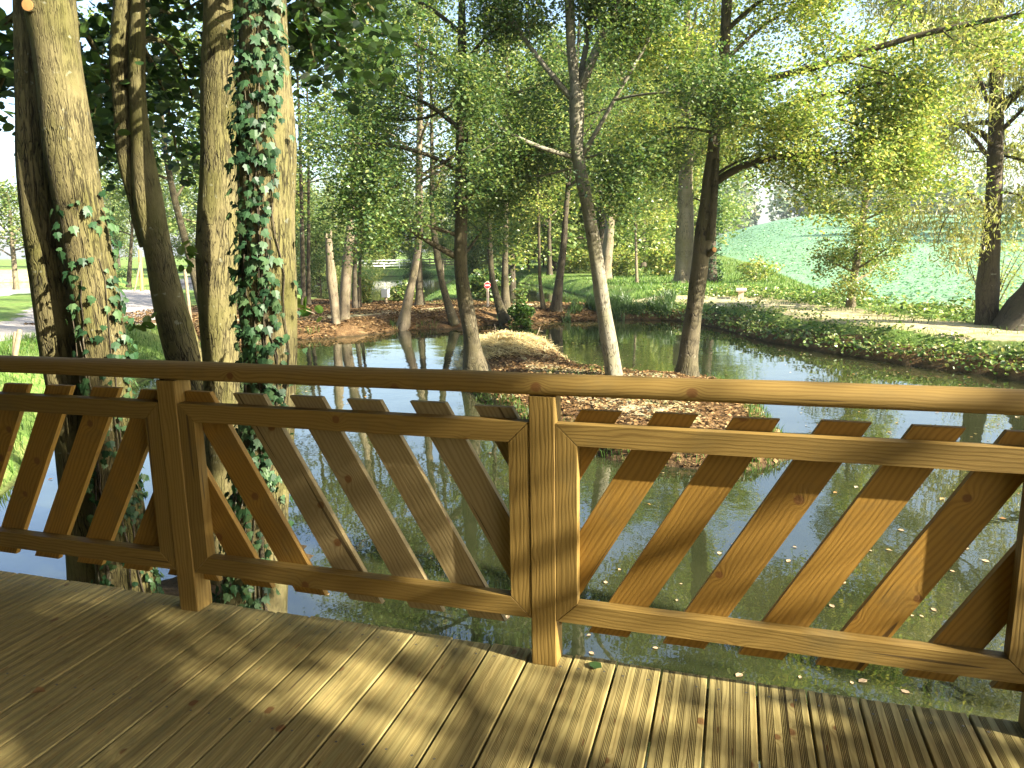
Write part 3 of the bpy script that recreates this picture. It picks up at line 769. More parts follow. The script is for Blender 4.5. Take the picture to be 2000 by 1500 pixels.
D4_ = 4.48
rows = [(1190, 432, 556), (1100, 440, 560), (1000, 452, 562), (850, 466, 572), (750, 482, 580), (700, 478, 582), (600, 470, 578), (500, 470, 576), (400, 468, 573), (300, 466, 575), (200, 466, 570), (100, 468, 561), (0, 470, 557)]
ax4, r4 = px_trunk(rows, D4_, 11.0, -1.15)
tb, lv = crown(ax4, r4, 4.2, 10.6, 3.2, 15, rgt, 12000, .16, .35, .1, 5)
tb2, lv2 = limb_set(attach([px_limb([(540, -60), (600, -20), (650, 40), (670, 110)], 4.7, 6.0, .02), px_limb([(550, -90), (640, -60), (720, 0), (760, 60)], 4.9, 6.4, .02), px_limb([(590, -30), (600, 60), (615, 130)], 5.2, 5.6, .012),
                     px_limb([(470, -50), (430, -20), (360, 20)], 4.9, 6.2, .02)], ax4), rgt, 1500, .12, 5, .6)
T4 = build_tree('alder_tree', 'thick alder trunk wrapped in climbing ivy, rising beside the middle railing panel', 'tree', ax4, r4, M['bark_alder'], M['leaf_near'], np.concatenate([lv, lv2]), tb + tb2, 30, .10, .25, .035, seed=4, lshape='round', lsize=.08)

# --- ivy
IVY = np.array([[0, -.42], [.2, -.46], [.46, -.22], [.30, -.02], [.34, .18], [.12, .16], [0, .58], [-.12, .16], [-.34, .18], [-.30, -.02], [-.46, -.22], [-.2, -.46]])
def ivy_leaves(C, N, size, rng):
    n = len(C); N = N + rng.normal(size=(n, 3)) * .38 + [0, 0, .25]; N /= np.linalg.norm(N, axis=1)[:, None]
    U = np.tile([0, 0, -1.0], (n, 1)) + rng.normal(size=(n, 3)) * .35
    U -= N * (U * N).sum(1)[:, None]; U /= np.linalg.norm(U, axis=1)[:, None]; W = np.cross(N, U)
    s = size * rng.uniform(.55, 1.25, n)
    k = len(IVY); zz = -np.abs(IVY[:, 0]) * .22 - .12 * IVY[:, 1] ** 2
    P = C[:, None] + s[:, None, None] * (IVY[None, :, 0:1] * W[:, None] + IVY[None, :, 1:2] * U[:, None] + zz[None, :, None] * N[:, None])
    cen = C[:, None]
    V = np.concatenate([P, cen], 1); q = np.arange(k)
    Fq = (np.arange(n)[:, None, None] * (k + 1) + np.stack([q, (q + 1) % k, np.full(k, k)], 1)[None]).reshape(-1, 3)
    return (V.reshape(-1, 3), Fq, 0, None)
def ivy_on(axis, rad, n, dens, rng, zlo, zhi, size, name_label, off=.03, vines=6):
    axis = np.asarray(axis); C = []; N = []
    while len(C) < n:
        z = rng.uniform(zlo, zhi); a = rng.uniform(-1.5, 1.5)
        if rng.uniform() > dens(a, z): continue
        ctr = np.array([np.interp(z, axis[:, 2], axis[:, 0]), np.interp(z, axis[:, 2], axis[:, 1]), z]); r = np.interp(z, axis[:, 2], rad)
        tc = CAM - ctr; tc[2] = 0; tc /= np.linalg.norm(tc); rt = np.array([-tc[1], tc[0], 0])
        nn = math.cos(a) * tc + math.sin(a) * rt
        C.append(ctr + nn * (r * 1.03 + rng.uniform(.006, off))); N.append(nn)
    root = empty('ivy', axis[0], name_label, 'ivy')
    link('foliage', mesh('foliage', [ivy_leaves(np.array(C), np.array(N), size, rng)], M['ivy'], False), root)
    st = []
    for v in range(vines):
        a = rng.uniform(-1.1, .7); zs = np.arange(zlo, min(zhi, zlo + rng.uniform(.5, 1) * (zhi - zlo)), .12); P = []
        for z in zs:
            a += rng.normal() * .09
            if dens(a, z) < .12: a -= np.sign(a) * .1
            ctr = np.array([np.interp(z, axis[:, 2], axis[:, 0]), np.interp(z, axis[:, 2], axis[:, 1]), z]); r = np.interp(z, axis[:, 2], rad)
            tc = CAM - ctr; tc[2] = 0; tc /= np.linalg.norm(tc); rt = np.array([-tc[1], tc[0], 0])
            P.append(ctr + (math.cos(a) * tc + math.sin(a) * rt) * (r * 1.02 + .006))
        if len(P) > 3: st += tubep(P, np.linspace(.007, .003, len(P)), 5, 0, False)
    link('vine', mesh('vine', st, M['bark_dark']), root)
ri = np.random.default_rng(8)
def dens4(a, z):
    lo = -1.45; hi = .42 + .25 * math.sin(z * 3.1) + .12 * math.sin(z * 7.7)
    return (.95 if lo < a < hi else (.05 if a < 1.2 else 0)) * (.75 + .25 * math.sin(z * 5 + a * 3))
ivy_on(ax4, r4, 1150, dens4, ri, -.9, 3.6, .064, 'dark green ivy climbing the left side of the thick trunk beside the middle panel', .06, 8)
def dens1(a, z):
    if z > 1.75: return 0
    edge = math.exp(-((a - 1.0) / .5) ** 2) + .6 * math.exp(-((a + .9) / .35) ** 2) + .35 * math.exp(-((a + .1) / .35) ** 2)
    return min(1, edge * (1.2 - .35 * max(0, z + .4)))
ivy_on(ax1, r1, 430, dens1, ri, -.9, 1.75, .06, 'thin ivy climbing the foot of the leaning leftmost trunk', .05, 6)

# --- three trees standing on the spit
rgs = np.random.default_rng(31)
rows = [(722, 905, 953), (690, 906, 942), (650, 905, 936), (600, 895, 926), (550, 888, 916), (500, 886, 911), (450, 887, 913), (400, 888, 912), (300, 890, 915), (200, 892, 914), (100, 893, 911), (0, 895, 909)]
D5 = 12.7
ax5, r5 = px_trunk(rows, D5, 11, -.95)
lim5 = [px_limb([(888, 500), (840, 475), (790, 440), (745, 418), (690, 400)], D5, D5 - .8, .06, .015), px_limb([(890, 458), (830, 438), (760, 428), (700, 440)], D5, D5 - 1.6, .04, .012),
        px_limb([(905, 500), (930, 470), (960, 420), (985, 370)], D5, D5 + .8, .03, .01), px_limb([(912, 390), (960, 340), (1020, 310), (1080, 280)], D5, D5 - .6, .04, .012),
        px_limb([(893, 330), (840, 300), (780, 285), (690, 275), (620, 290)], D5, D5 - 1, .045, .012), px_limb([(895, 250), (840, 200), (780, 180), (700, 170)], D5, D5 + .6, .045, .012),
        px_limb([(910, 230), (960, 190), (1020, 180), (1090, 150)], D5, D5 + 1, .04, .012), px_limb([(895, 150), (850, 100), (780, 70), (710, 60)], D5, D5 - 1, .04, .012),
        px_limb([(910, 120), (950, 60), (1000, 40)], D5, D5 - .8, .035, .012), px_limb([(895, 60), (840, 10), (760, -20), (680, 0)], D5, D5 + 1, .04, .012),
        px_limb([(892, 300), (850, 330), (800, 350), (740, 380)], D5, D5 - 1.4, .03, .01), px_limb([(892, 200), (830, 240), (760, 230), (680, 250)], D5, D5 + .9, .03, .01)]
ta, la = limb_set(lim5, rgs, 44000, .15, 8, 1.25, .0, .25)
tb, lb = crown(ax5, r5, 5.2, 10.7, 2.8, 14, rgs, 12000, .17, .35, .1, 6)
build_tree('alder_tree', 'dark barked alder on the left end of the spit, a low branch reaching left', 'tree', ax5, r5, M['bark_grey'], M['leaf_alder'], np.concatenate([la, lb]), ta + tb, 18, .14, .65, .06, seed=51, lsize=.058, flh=.35)

rows = [(737, 1184, 1217), (700, 1179, 1210), (650, 1171, 1202), (600, 1164, 1192), (500, 1151, 1178), (400, 1134, 1159), (350, 1124, 1150), (300, 1114, 1139), (250, 1112, 1140), (190, 1112, 1143), (165, 1114, 1134), (100, 1106, 1124), (0, 1103, 1122)]
D6 = 11.8
ax6, r6 = px_trunk(rows, D6, 12.0, -.95)
lim6 = [px_limb([(1135, 172), (1160, 100), (1190, 50), (1216, -5), (1240, -80)], D6, D6 - .3, .085, .05), px_limb([(1130, 165), (1146, 90), (1157, 0), (1160, -90)], D6, D6 + .4, .055, .03),
        px_limb([(1114, 190), (1060, 125), (1010, 60), (972, -10), (950, -60)], D6, D6 + .5, .05, .02), px_limb([(1116, 306), (1060, 292), (1000, 265), (950, 232), (880, 200)], D6, D6 - .5, .04, .012),
        px_limb([(1138, 302), (1165, 260), (1190, 210), (1250, 110), (1292, 35), (1310, -30)], D6, D6 - .7, .045, .015), px_limb([(1200, 195), (1260, 178), (1330, 182), (1420, 170)], D6 - .4, D6 - 1.2, .022, .01),
        px_limb([(1145, 308), (1180, 285), (1230, 310), (1270, 350)], D6, D6 - .8, .02, .008), px_limb([(1110, 330), (1050, 350), (990, 340)], D6, D6 + .8, .02, .008)]
ta, la = limb_set(lim6, rgs, 50000, .16, 7, 1.1, .05, .35)
tb, lb = crown(ax6, r6, 5.6, 11.8, 3.0, 13, rgs, 8000, .17, .4, .1, 6)
build_tree('alder_tree', 'slim pale smooth barked tree on the spit, forking high into three limbs', 'tree', ax6, r6, M['bark_smooth'], M['leaf_alder'], np.concatenate([la, lb]), ta + tb, 18, .14, .25, .035, seed=52, lsize=.056, flh=.25)

rows = [(737, 1316, 1362), (715, 1322, 1362), (690, 1326, 1362), (600, 1340, 1373), (500, 1353, 1387), (450, 1358, 1393), (400, 1366, 1398), (350, 1373, 1402), (300, 1381, 1405), (250, 1386, 1408), (200, 1394, 1415), (150, 1400, 1420), (100, 1405, 1425), (0, 1409, 1430)]
D7 = 12.2
ax7, r7 = px_trunk(rows, D7, 13.0, -.95)
lim7 = [px_limb([(1398, 355), (1432, 326), (1500, 305), (1580, 300), (1660, 320)], D7, D7 - 1.3, .075, .025), px_limb([(1400, 340), (1440, 310), (1490, 300)], D7, D7 + .4, .03, .01),
        px_limb([(1408, 190), (1450, 165), (1520, 150), (1640, 118), (1780, 70), (1900, 45), (2010, 25)], D7, D7 - 1.8, .07, .028), px_limb([(1402, 250), (1480, 222), (1560, 200), (1650, 175), (1730, 160)], D7, D7 - 1.2, .06, .022),
        px_limb([(1415, 120), (1455, 80), (1500, 40), (1560, 10)], D7, D7 + .6, .04, .015), px_limb([(1405, 150), (1370, 100), (1330, 70), (1280, 60)], D7, D7 - .5, .035, .012),
        px_limb([(1395, 260), (1350, 240), (1300, 245), (1260, 260)], D7, D7 + .6, .025, .01), px_limb([(1418, 60), (1470, 10), (1540, -40), (1640, -60)], D7, D7 - .5, .045, .015),
        px_limb([(1405, 230), (1440, 240), (1500, 260), (1580, 250)], D7, D7 - 1.6, .03, .01), px_limb([(1640, 118), (1700, 130), (1770, 150), (1830, 190)], D7 - .9, D7 - 1.5, .02, .008),
        px_limb([(1560, 200), (1620, 230), (1700, 250), (1780, 270)], D7 - .4, D7 - 1.4, .02, .008), px_limb([(1580, 300), (1640, 290), (1720, 310), (1790, 340)], D7 - .8, D7 - 1.2, .02, .008)]
ta, la = limb_set(lim7, rgs, 56000, .16, 8, 1.15, .0, .25)
tb, lb = crown(ax7, r7, 5.4, 12.8, 3.4, 17, rgs, 13000, .18, .35, .1, 6)
T7 = build_tree('alder_tree', 'rough barked tree on the right end of the spit, a long limb reaching right', 'tree', ax7, r7, M['bark_grey'], M['leaf_light'], np.concatenate([la, lb]), ta + tb, 18, .14, .5, .06, seed=53, lsize=.056, flh=.3)
rows = [(470, 1378, 1396), (420, 1384, 1400), (360, 1390, 1403), (310, 1394, 1405)]
a_, r_ = px_trunk(rows, D7 - .12)
link('stem', mesh('stem', tubep(*resample(a_, r_, .12), 10, 0), M['bark_grey']), T7)
s0, s1 = at(1384, 496, D7 - .1), at(1396, 487, D7 - .25)
link('cut_stub', mesh('cut_stub', tubep([s0, s0 * .1 + s1 * .9], [.06, .045], 12, 0), M['bark_grey']), T7)
link('cut_face', mesh('cut_face', tubep([s0 * .1 + s1 * .9, s1], [.040, .036], 12, 0), M['cut']), T7)

# --- trees on the brown bank between the ponds
def far_tree(label, rows, D, zb, ztop, bark, leafm, nl, nleaf, spread, h0, seed, lsize=.11, name='alder_tree', seg=10, up=.35, limbs=None, flare=.45, sig=.2, hang=0.0, shape='quad', group=None, curve=.1, prof=None):
    a, r = px_trunk(rows, D, ztop, zb)
    g = np.random.default_rng(seed); t, l = [], np.zeros((0, 3))
    if nl:
        t, l = crown(a, r, h0, ztop - .3, spread, nl, g, nleaf, sig, up, curve, 5, prof=prof)
    if limbs:
        t2, l2 = limb_set(limbs, g, int(nleaf * .3), sig, 5, spread * .35); t += t2; l = np.concatenate([l, l2])
    return build_tree(name, label, 'tree', a, r, bark, leafm, l, t, seg, .3, flare, .06, group, seed, shape, lsize, hang=hang)
rows = [(645, 650, 666), (600, 646, 662), (550, 638, 658), (500, 636, 651), (462, 636, 648)]
a, r = px_trunk(rows, 21.7, None, -1.05)
a = np.vstack([a, a[-1] + [0, 0, .06]]); r = np.append(r, r[-1] * .5)
rt_ = empty('dead_tree', a[0], 'bare broken snag without leaves, standing against the leaning pale trunk on the brown bank', 'tree')
link('trunk', mesh('trunk', tubep(*resample(a, r, .2), 12, 0, True, bark_lump(61, .35, .3, .08)), M['bark_pale']), rt_)
g9 = np.random.default_rng(90)
tw = []
for k in range(5):
    d = np.array([g9.normal() * .05, g9.normal() * .05, .16 + .1 * g9.uniform()])
    q = a[-2] + np.array([g9.normal() * .06, g9.normal() * .06, -.05]); tw += tubep([q, q + d * .6, q + d], [.045, .025, .004], 5, 0)
link('splinters', mesh('splinters', tw, M['bark_pale']), rt_)
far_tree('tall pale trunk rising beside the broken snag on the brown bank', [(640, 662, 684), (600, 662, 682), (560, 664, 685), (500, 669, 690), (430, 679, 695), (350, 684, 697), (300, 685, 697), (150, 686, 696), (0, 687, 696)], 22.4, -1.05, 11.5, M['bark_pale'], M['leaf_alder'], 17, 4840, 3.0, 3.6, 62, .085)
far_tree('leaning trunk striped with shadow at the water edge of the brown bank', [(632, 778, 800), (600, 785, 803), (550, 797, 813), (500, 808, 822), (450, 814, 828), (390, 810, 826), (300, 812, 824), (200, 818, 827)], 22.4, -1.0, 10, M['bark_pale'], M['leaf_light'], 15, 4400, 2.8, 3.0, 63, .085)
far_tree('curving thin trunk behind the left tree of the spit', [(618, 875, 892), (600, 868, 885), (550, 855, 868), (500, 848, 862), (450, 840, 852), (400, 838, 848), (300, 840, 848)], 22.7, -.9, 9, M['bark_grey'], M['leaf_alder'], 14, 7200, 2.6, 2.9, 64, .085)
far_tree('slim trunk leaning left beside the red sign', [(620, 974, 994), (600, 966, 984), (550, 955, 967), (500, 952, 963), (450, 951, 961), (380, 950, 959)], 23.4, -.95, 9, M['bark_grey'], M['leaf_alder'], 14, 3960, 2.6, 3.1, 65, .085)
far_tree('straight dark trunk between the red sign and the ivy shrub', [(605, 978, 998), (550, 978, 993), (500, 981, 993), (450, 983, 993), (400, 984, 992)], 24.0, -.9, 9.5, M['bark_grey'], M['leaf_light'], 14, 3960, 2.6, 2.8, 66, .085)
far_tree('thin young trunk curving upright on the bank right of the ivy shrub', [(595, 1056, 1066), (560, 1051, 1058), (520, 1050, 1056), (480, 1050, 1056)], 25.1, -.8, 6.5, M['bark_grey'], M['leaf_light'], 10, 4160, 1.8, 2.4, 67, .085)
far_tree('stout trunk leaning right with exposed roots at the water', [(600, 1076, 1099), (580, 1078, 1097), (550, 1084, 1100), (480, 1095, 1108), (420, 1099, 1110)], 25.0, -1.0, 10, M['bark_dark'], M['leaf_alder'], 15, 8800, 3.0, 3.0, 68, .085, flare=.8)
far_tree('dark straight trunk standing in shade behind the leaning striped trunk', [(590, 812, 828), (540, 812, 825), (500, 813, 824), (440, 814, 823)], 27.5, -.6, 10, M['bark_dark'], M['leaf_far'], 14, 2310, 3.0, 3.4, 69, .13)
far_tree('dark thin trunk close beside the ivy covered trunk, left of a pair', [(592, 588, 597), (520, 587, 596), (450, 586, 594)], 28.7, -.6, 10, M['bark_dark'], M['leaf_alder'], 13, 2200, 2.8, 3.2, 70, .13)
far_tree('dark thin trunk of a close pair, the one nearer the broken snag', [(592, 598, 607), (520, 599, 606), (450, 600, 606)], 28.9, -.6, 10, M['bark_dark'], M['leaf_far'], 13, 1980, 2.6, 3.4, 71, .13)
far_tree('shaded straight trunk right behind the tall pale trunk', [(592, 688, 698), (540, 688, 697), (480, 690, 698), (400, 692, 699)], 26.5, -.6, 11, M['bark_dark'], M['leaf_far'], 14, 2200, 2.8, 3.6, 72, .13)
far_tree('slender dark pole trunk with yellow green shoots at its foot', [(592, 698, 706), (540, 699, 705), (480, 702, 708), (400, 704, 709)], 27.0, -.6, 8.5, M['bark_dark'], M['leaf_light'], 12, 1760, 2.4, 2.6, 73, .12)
# --- left side
far_tree('thin tree leaning left behind the dark slanting trunk, by the gravel track', [(575, 380, 402), (520, 368, 384), (450, 350, 363), (380, 332, 344), (300, 318, 328), (200, 310, 318)], 19.5, -.6, 10, M['bark_grey'], M['leaf_far'], 15, 9000, 2.8, 2.6, 74, .12)
far_tree('small pale tree beyond the stream at the left edge of the photo', [(512, 23, 32), (480, 20, 28), (440, 18, 25)], 50, -.7, 6.0, M['bark_pale'], M['leaf_far'], 14, 4500, 3.0, 1.4, 75, .2, sig=.3)
far_tree('young trunk at the far end of the gravel track, seen between the two left trunks', [(528, 249, 257), (480, 253, 259), (440, 256, 261)], 48, -.6, 9, M['bark_grey'], M['leaf_far'], 15, 7000, 3.6, 2.2, 76, .2, sig=.3)
far_tree('broad leafy tree in the light behind the gravel track', [(540, 420, 440), (480, 424, 440), (400, 428, 440)], 44, -.6, 11, M['bark_grey'], M['leaf_far'], 16, 8000, 4.0, 2.0, 77, .2, sig=.3)
# --- far right bank
far_tree('thick old trunk with sunlit ridged bark on the far right bank', [(555, 1314, 1358), (530, 1319, 1355), (480, 1320, 1355), (400, 1322, 1354), (300, 1328, 1352), (200, 1332, 1348)], 36, -.5, 17, M['bark_pale'], M['leaf_light'], 18, 15000, 4.6, 4.2, 78, .15, seg=16, sig=.3)
TI = far_tree('ivy clad trunk right behind the right tree of the spit', [(556, 1374, 1402), (520, 1377, 1399), (450, 1379, 1399), (380, 1381, 1397)], 35.2, -.5, 14, M['bark_dark'], M['leaf_light'], 15, 11000, 4.0, 3.2, 79, .15, sig=.3)
far_tree('reddish forked trunk on the far right bank, lit from the right', [(548, 1172, 1194), (520, 1174, 1194), (490, 1175, 1197), (460, 1180, 1200), (400, 1186, 1202)], 42.5, -.5, 14, M['bark_pale'], M['leaf_light'], 16, 11000, 4.4, 3.0, 80, .18, sig=.32)
far_tree('very thin pale young tree between the forked trunk and the thick old trunk', [(555, 1241, 1247), (500, 1240, 1245), (450, 1239, 1243)], 36, -.5, 7, M['bark_pale'], M['leaf_light'], 12, 5000, 2.4, 1.6, 81, .13, sig=.22)
far_tree('short dark trunk far off on the grass beyond the channel', [(540, 1068, 1079), (510, 1069, 1078), (480, 1069, 1077)], 51, -.5, 9, M['bark_dark'], M['leaf_far'], 14, 7000, 4.0, 2.4, 82, .2, sig=.32)
far_tree('leafy young tree with sunlit stem in front of the green field', [(604, 1654, 1670), (560, 1656, 1671), (500, 1668, 1682), (440, 1678, 1691), (390, 1685, 1696), (330, 1690, 1699)], 20.6, -.5, 6.6, M['bark_pale'], M['leaf_light'], 26, 20000, 1.6, -.1, 83, .07, sig=.13, up=.2, shape='fold',
         prof=lambda q: (1 - .55 * q))
wl = [px_limb([(1925, 300), (1890, 250), (1850, 230), (1790, 260), (1760, 330)], 15.7, 15.2, .05, .01), px_limb([(1935, 250), (1980, 180), (2040, 160), (2100, 220)], 15.7, 15, .05, .01), px_limb([(1930, 200), (1900, 120), (1850, 60), (1800, 40)], 15.7, 16.2, .05, .015),
      px_limb([(1935, 380), (1975, 360), (2010, 380), (2030, 440)], 15.7, 15.4, .03, .008), px_limb([(1925, 400), (1880, 390), (1840, 420), (1830, 480)], 15.7, 15.3, .025, .008)]
WI = far_tree('willow trunk with drooping pale yellow leaves at the right edge, by the path', [(640, 1907, 1946), (600, 1908, 1946), (560, 1908, 1947), (500, 1917, 1951), (450, 1921, 1952), (400, 1925, 1955), (300, 1930, 1958), (200, 1934, 1960), (100, 1936, 1958)], 15.8, -.6, 10, M['bark_dark'], M['leaf_willow'], 22, 36000, 3.2, 2.8, 84, .12, name='willow_tree', seg=14, limbs=wl, sig=.2, hang=.75, shape='slim', curve=-.7)
s0 = at(1915, 398, 15.6); s1 = at(1888, 374, 15.5)
link('branch_stub', mesh('branch_stub', tubep([s0, s1], [.055, .045], 8), M['bark_dark']), WI)
far_tree('massive slanting trunk cut off by the right edge of the photo', [(645, 1956, 2070), (600, 1975, 2078), (560, 2010, 2090), (480, 2050, 2110), (350, 2080, 2130)], 15.2, -.6, 9, M['bark_dark'], M['leaf_willow'], 16, 14000, 3.0, 2.4, 85, .12, name='willow_tree', seg=14, sig=.2, hang=.7, shape='slim', curve=-.6)
# ivy clothing the second trunk on the far bank
rj = np.random.default_rng(14)
a, r = px_trunk([(556, 1374, 1402), (520, 1377, 1399), (450, 1379, 1399), (380, 1381, 1397)], 35.2, 14, -.5)
zc = rj.uniform(-.3, 4.5, 1500); th = rj.uniform(0, 6.28, 1500)
cc = np.stack([np.interp(zc, a[:, 2], a[:, 0]), np.interp(zc, a[:, 2], a[:, 1]), zc], 1) + np.stack([np.cos(th), np.sin(th), 0 * th], 1) * (np.interp(zc, a[:, 2], r) + rj.uniform(.05, .3, 1500))[:, None]
tag(link('ivy', mesh('ivy', [leaves(cc, .13, rj, 'quad', .3)], M['ivy'], False)), 'dense ivy sleeve around the trunk standing on the far right bank', 'ivy')

# --- wood behind the far pond: shared meshes, each tree an object of its own
def copy_tree(root, loc, rz, sc, label=None):
    n = root.copy(); COL.objects.link(n); n.location = loc; n.rotation_euler = (0, 0, rz); n.scale = (sc, sc, sc)
    if label: n['label'] = label
    for ch in root.children:
        c = ch.copy(); COL.objects.link(c); c.parent = n; c.matrix_parent_inverse = ch.matrix_parent_inverse.copy()
    return n
BGL = 'leafy tree in the sunlit wood closing the view behind the ponds'
BGG = 'trees of the wood behind the ponds'
protos = []
for k in range(3):
    g = np.random.default_rng(200 + k); hgt = (10.5, 12, 9)[k]
    a = np.array([[0, 0, -.6], [.1, .05, hgt * .35], [-.1, .15, hgt * .7], [0, 0, hgt]]); r = np.array([.2, .16, .1, .03])
    t, l = crown(a, r, .2, hgt - .3, 4.2, 26, g, 18000, .42, .35, .05, 5)
    root = build_tree('broadleaf_tree', BGL, 'tree', a, r, M['bark_dark'], (M['leaf_far'], M['leaf_light'], M['leaf_far'])[k], l, t, 8, .8, .3, .05, BGG, 200 + k, 'quad', .20, jit=.5)
    protos.append(root)
spots = []
for (u, D, k, s) in [(600, 75, 0, .85), (655, 88, 1, .8), (735, 92, 2, .9), (800, 90, 0, .85), (865, 95, 1, .85), (925, 84, 2, 1.05), (985, 76, 0, .9), (1030, 66, 1, .8), (1090, 72, 2, 1), (1140, 62, 0, .75), (1205, 64, 1, .85), (1270, 70, 2, .95),
                     (560, 58, 1, .9), (690, 105, 1, .9), (770, 110, 0, .95), (850, 112, 1, .9), (950, 105, 0, 1.1), (1060, 100, 1, 1.15), (1160, 95, 2, 1.25), (1240, 100, 0, 1.1), (480, 70, 2, 1), (420, 80, 0, 1), (330, 85, 1, .95), (230, 95, 2, 1), (130, 100, 0, .8), (1330, 85, 1, .9), (560, 95, 0, 1.2), (620, 48, 2, .62), (1000, 52, 1, 1.3), (1085, 58, 0, 1.5), (1175, 54, 2, 1.55), (1255, 60, 1, 1.45), (1345, 66, 0, 1.5)]:
    spots.append((u, D, k, s))
used = [False] * 3
for q, (u, D, k, s) in enumerate(spots):
    p = at(u, 500, D); z = gz(p[0], p[1]); loc = Vector((p[0], p[1], z - .1 + .6 * 0)); rz = q * 1.9
    if not used[k]:
        used[k] = True; pr = protos[k]; pr.location = loc; pr.rotation_euler = (0, 0, rz); pr.scale = (s, s, s)
    else: copy_tree(protos[k], loc, rz, s)
for q in range(16):
    u = 420 + q * 62 + (q * 37 % 29); D = (62, 80, 70, 90)[q % 4]; p = at(u, 510, D)
    copy_tree(protos[(0, 2, 1)[q % 3]], Vector((p[0], p[1], gz(p[0], p[1]) - .8)), q * 2.3, .42 + .1 * (q % 3), 'low leafy bush like tree under the edge of the wood behind the ponds')
# trees beside and behind the camera's right: their shadows lie on field, path and deck
for q, (x, y, k, s) in enumerate([(36.5, 91, 0, 1.25), (42, 104, 1, 1.2), (33, 79, 2, 1.35), (30.5, 71, 1, .95), (50, 122, 0, 1.4)]):
    copy_tree(protos[k], Vector((x, y, gz(x, y) - .2)), q * 1.3, s, 'tall tree on the slope right of the field, out of the photo')

for q, (x, y, k, sc) in enumerate([(-13, -1.5, 0, .9), (-15, 2.5, 1, .95), (-11, -6, 2, 1.1), (-19, 6, 0, 1.0), (-20, 0, 1, 1.1), (-6, -10, 0, 1.1), (1, -11, 1, 1.0), (-14, -10, 2, 1.2), (7, -12, 2, 1.1)]):  # unseen trees added to block sky light around deck and near trunks
    copy_tree(protos[k], Vector((x, y, gz(x, y) - .1)), q * 1.7, sc, 'unseen leafy tree added to block sky light beside the veranda, out of the photo')

# hill-top woodland, far away
gh = np.random.default_rng(300); C = []
for k in range(90):
    u = gh.uniform(1280, 2350); D = gh.uniform(170, 235)
    p = at(u, 480, D); z = gz(p[0], p[1]); hh = gh.uniform(7, 14) * (1.15 if u < 1720 else .75); w = gh.uniform(3, 5)
    n = 330; v = gh.normal(size=(n, 3)); v /= np.linalg.norm(v, axis=1)[:, None]; v *= gh.uniform(.55, 1.05, n)[:, None]
    C.append(np.array([p[0], p[1], z + hh * .52]) + v * [w, w, hh * .5])
C = np.concatenate(C)
tag(link('woodland', mesh('woodland', [leaves(C, 1.25, gh, 'quad', .3, .5)], M['leaf_hill_haze'], False)), 'distant wood along the crest of the green hill', 'woodland', None, 'stuff')

# ------------------------------------------------------------------ shade tree right of the deck (casts the dapple)
AZ, EL = R_(101.5), R_(27)
SUN = np.array([math.cos(EL) * math.sin(AZ), math.cos(EL) * math.cos(AZ), math.sin(EL)])
E1 = np.array([-math.cos(AZ), math.sin(AZ), 0.0]); E2 = np.cross(SUN, E1); E2 = E2 if E2[2] > 0 else -E2
gs_ = np.random.default_rng(41)
sb = np.array([9.0, -.6, -.6])
a = np.array([sb, sb + [.1, 0, 2.5], sb + [0, .1, 6], sb + [0, 0, 9]]); r = np.array([.2, .17, .1, .03])
t, l = crown(a, r, 2.0, 8.6, 3.0, 26, gs_, 18000, .2, .35, .1, 6)
# a thin place in its crown lets the sun through to the middle of the deck
q1, q2 = l @ E1, l @ E2
gap = ((q1 > 1.45) & (q1 < 2.35) & (q2 > .1) & (q2 < np.where(q1 > 2.0, 1.3, .75))) & (gs_.uniform(size=len(l)) < .86)
l = l[~gap]; l = l[gs_.uniform(size=len(l)) < .9]
build_tree('alder_tree', 'leafy tree on the bank right of the deck, out of the photo', 'tree', a, r, M['bark_dark'], M['leaf_alder'], l, t, 12, .3, .4, .05, None, 400, 'fold', .09)

sb = np.array([12.5, 1.8, -.6])
a = np.array([sb, sb + [.1, 0, 4], sb + [0, .1, 10], sb + [0, 0, 15]]); r = np.array([.24, .2, .12, .03])
t, l = crown(a, r, 10.0, 14.6, 2.6, 16, gs_, 2600, .22, .3, .1, 6)
build_tree('alder_tree', 'tall alder across the pond right of the deck, out of the photo', 'tree', a, r, M['bark_dark'], M['leaf_alder'], l, t, 12, .3, .4, .05, None, 401, 'fold', .09)

# ------------------------------------------------------------------ ground vegetation (stuff)
def scatter(n, xr, yr, keep, rng):
    X = rng.uniform(*xr, n * 3); Y = rng.uniform(*yr, n * 3); h, d, d1, d2, sp, r, az = height(X, Y, True)
    ok = keep(X, Y, h, d, d1, d2, sp, rng) ; X, Y, h, d = X[ok][:n], Y[ok][:n], h[ok][:n], d[ok][:n]
    return np.stack([X, Y, h], 1), d
gv = np.random.default_rng(55)
# bank herbs along the right shore
P, d = scatter(30000, (-4.5, 11), (7, 26), lambda X, Y, h, d, d1, d2, sp, g: (d1 > -.02) & (d1 < 1.0 + .35 * wav(X, Y, 1.9)) & (sp < -.8) & (X > -4.3), gv)
P[:, 2] = np.maximum(P[:, 2], -.80) + gv.uniform(0, 1, len(P)) ** 1.3 * (.17 + .24 * wav(P[:, 0], P[:, 1], 2.2)).clip(.03) * np.where(d < .1, .8, 1)
P2, d2_ = scatter(9000, (-4.5, 11), (7, 26), lambda X, Y, h, d, d1, d2, sp, g: (d1 > -.12) & (d1 < .5) & (sp < -.8) & (X > -4.3), gv)
P2[:, 2] = np.maximum(P2[:, 2], -.93) + gv.uniform(0.0, .16, len(P2))
P2[:, 0] -= .05
tag(link('bank_plants', mesh('bank_plants', [leaves(P[:13000], .07, gv, 'fold', .6, .5), leaves(P[13000:20000], .11, gv, 'fold', .4, .5), leaves(P2, .075, gv, 'fold', .2, .5)] + blades(P[20000:], .34, .012, gv, .7), M['herb'], False)), 'dense nettles and herbs overhanging the right bank of the pond', 'plants', None, 'stuff')
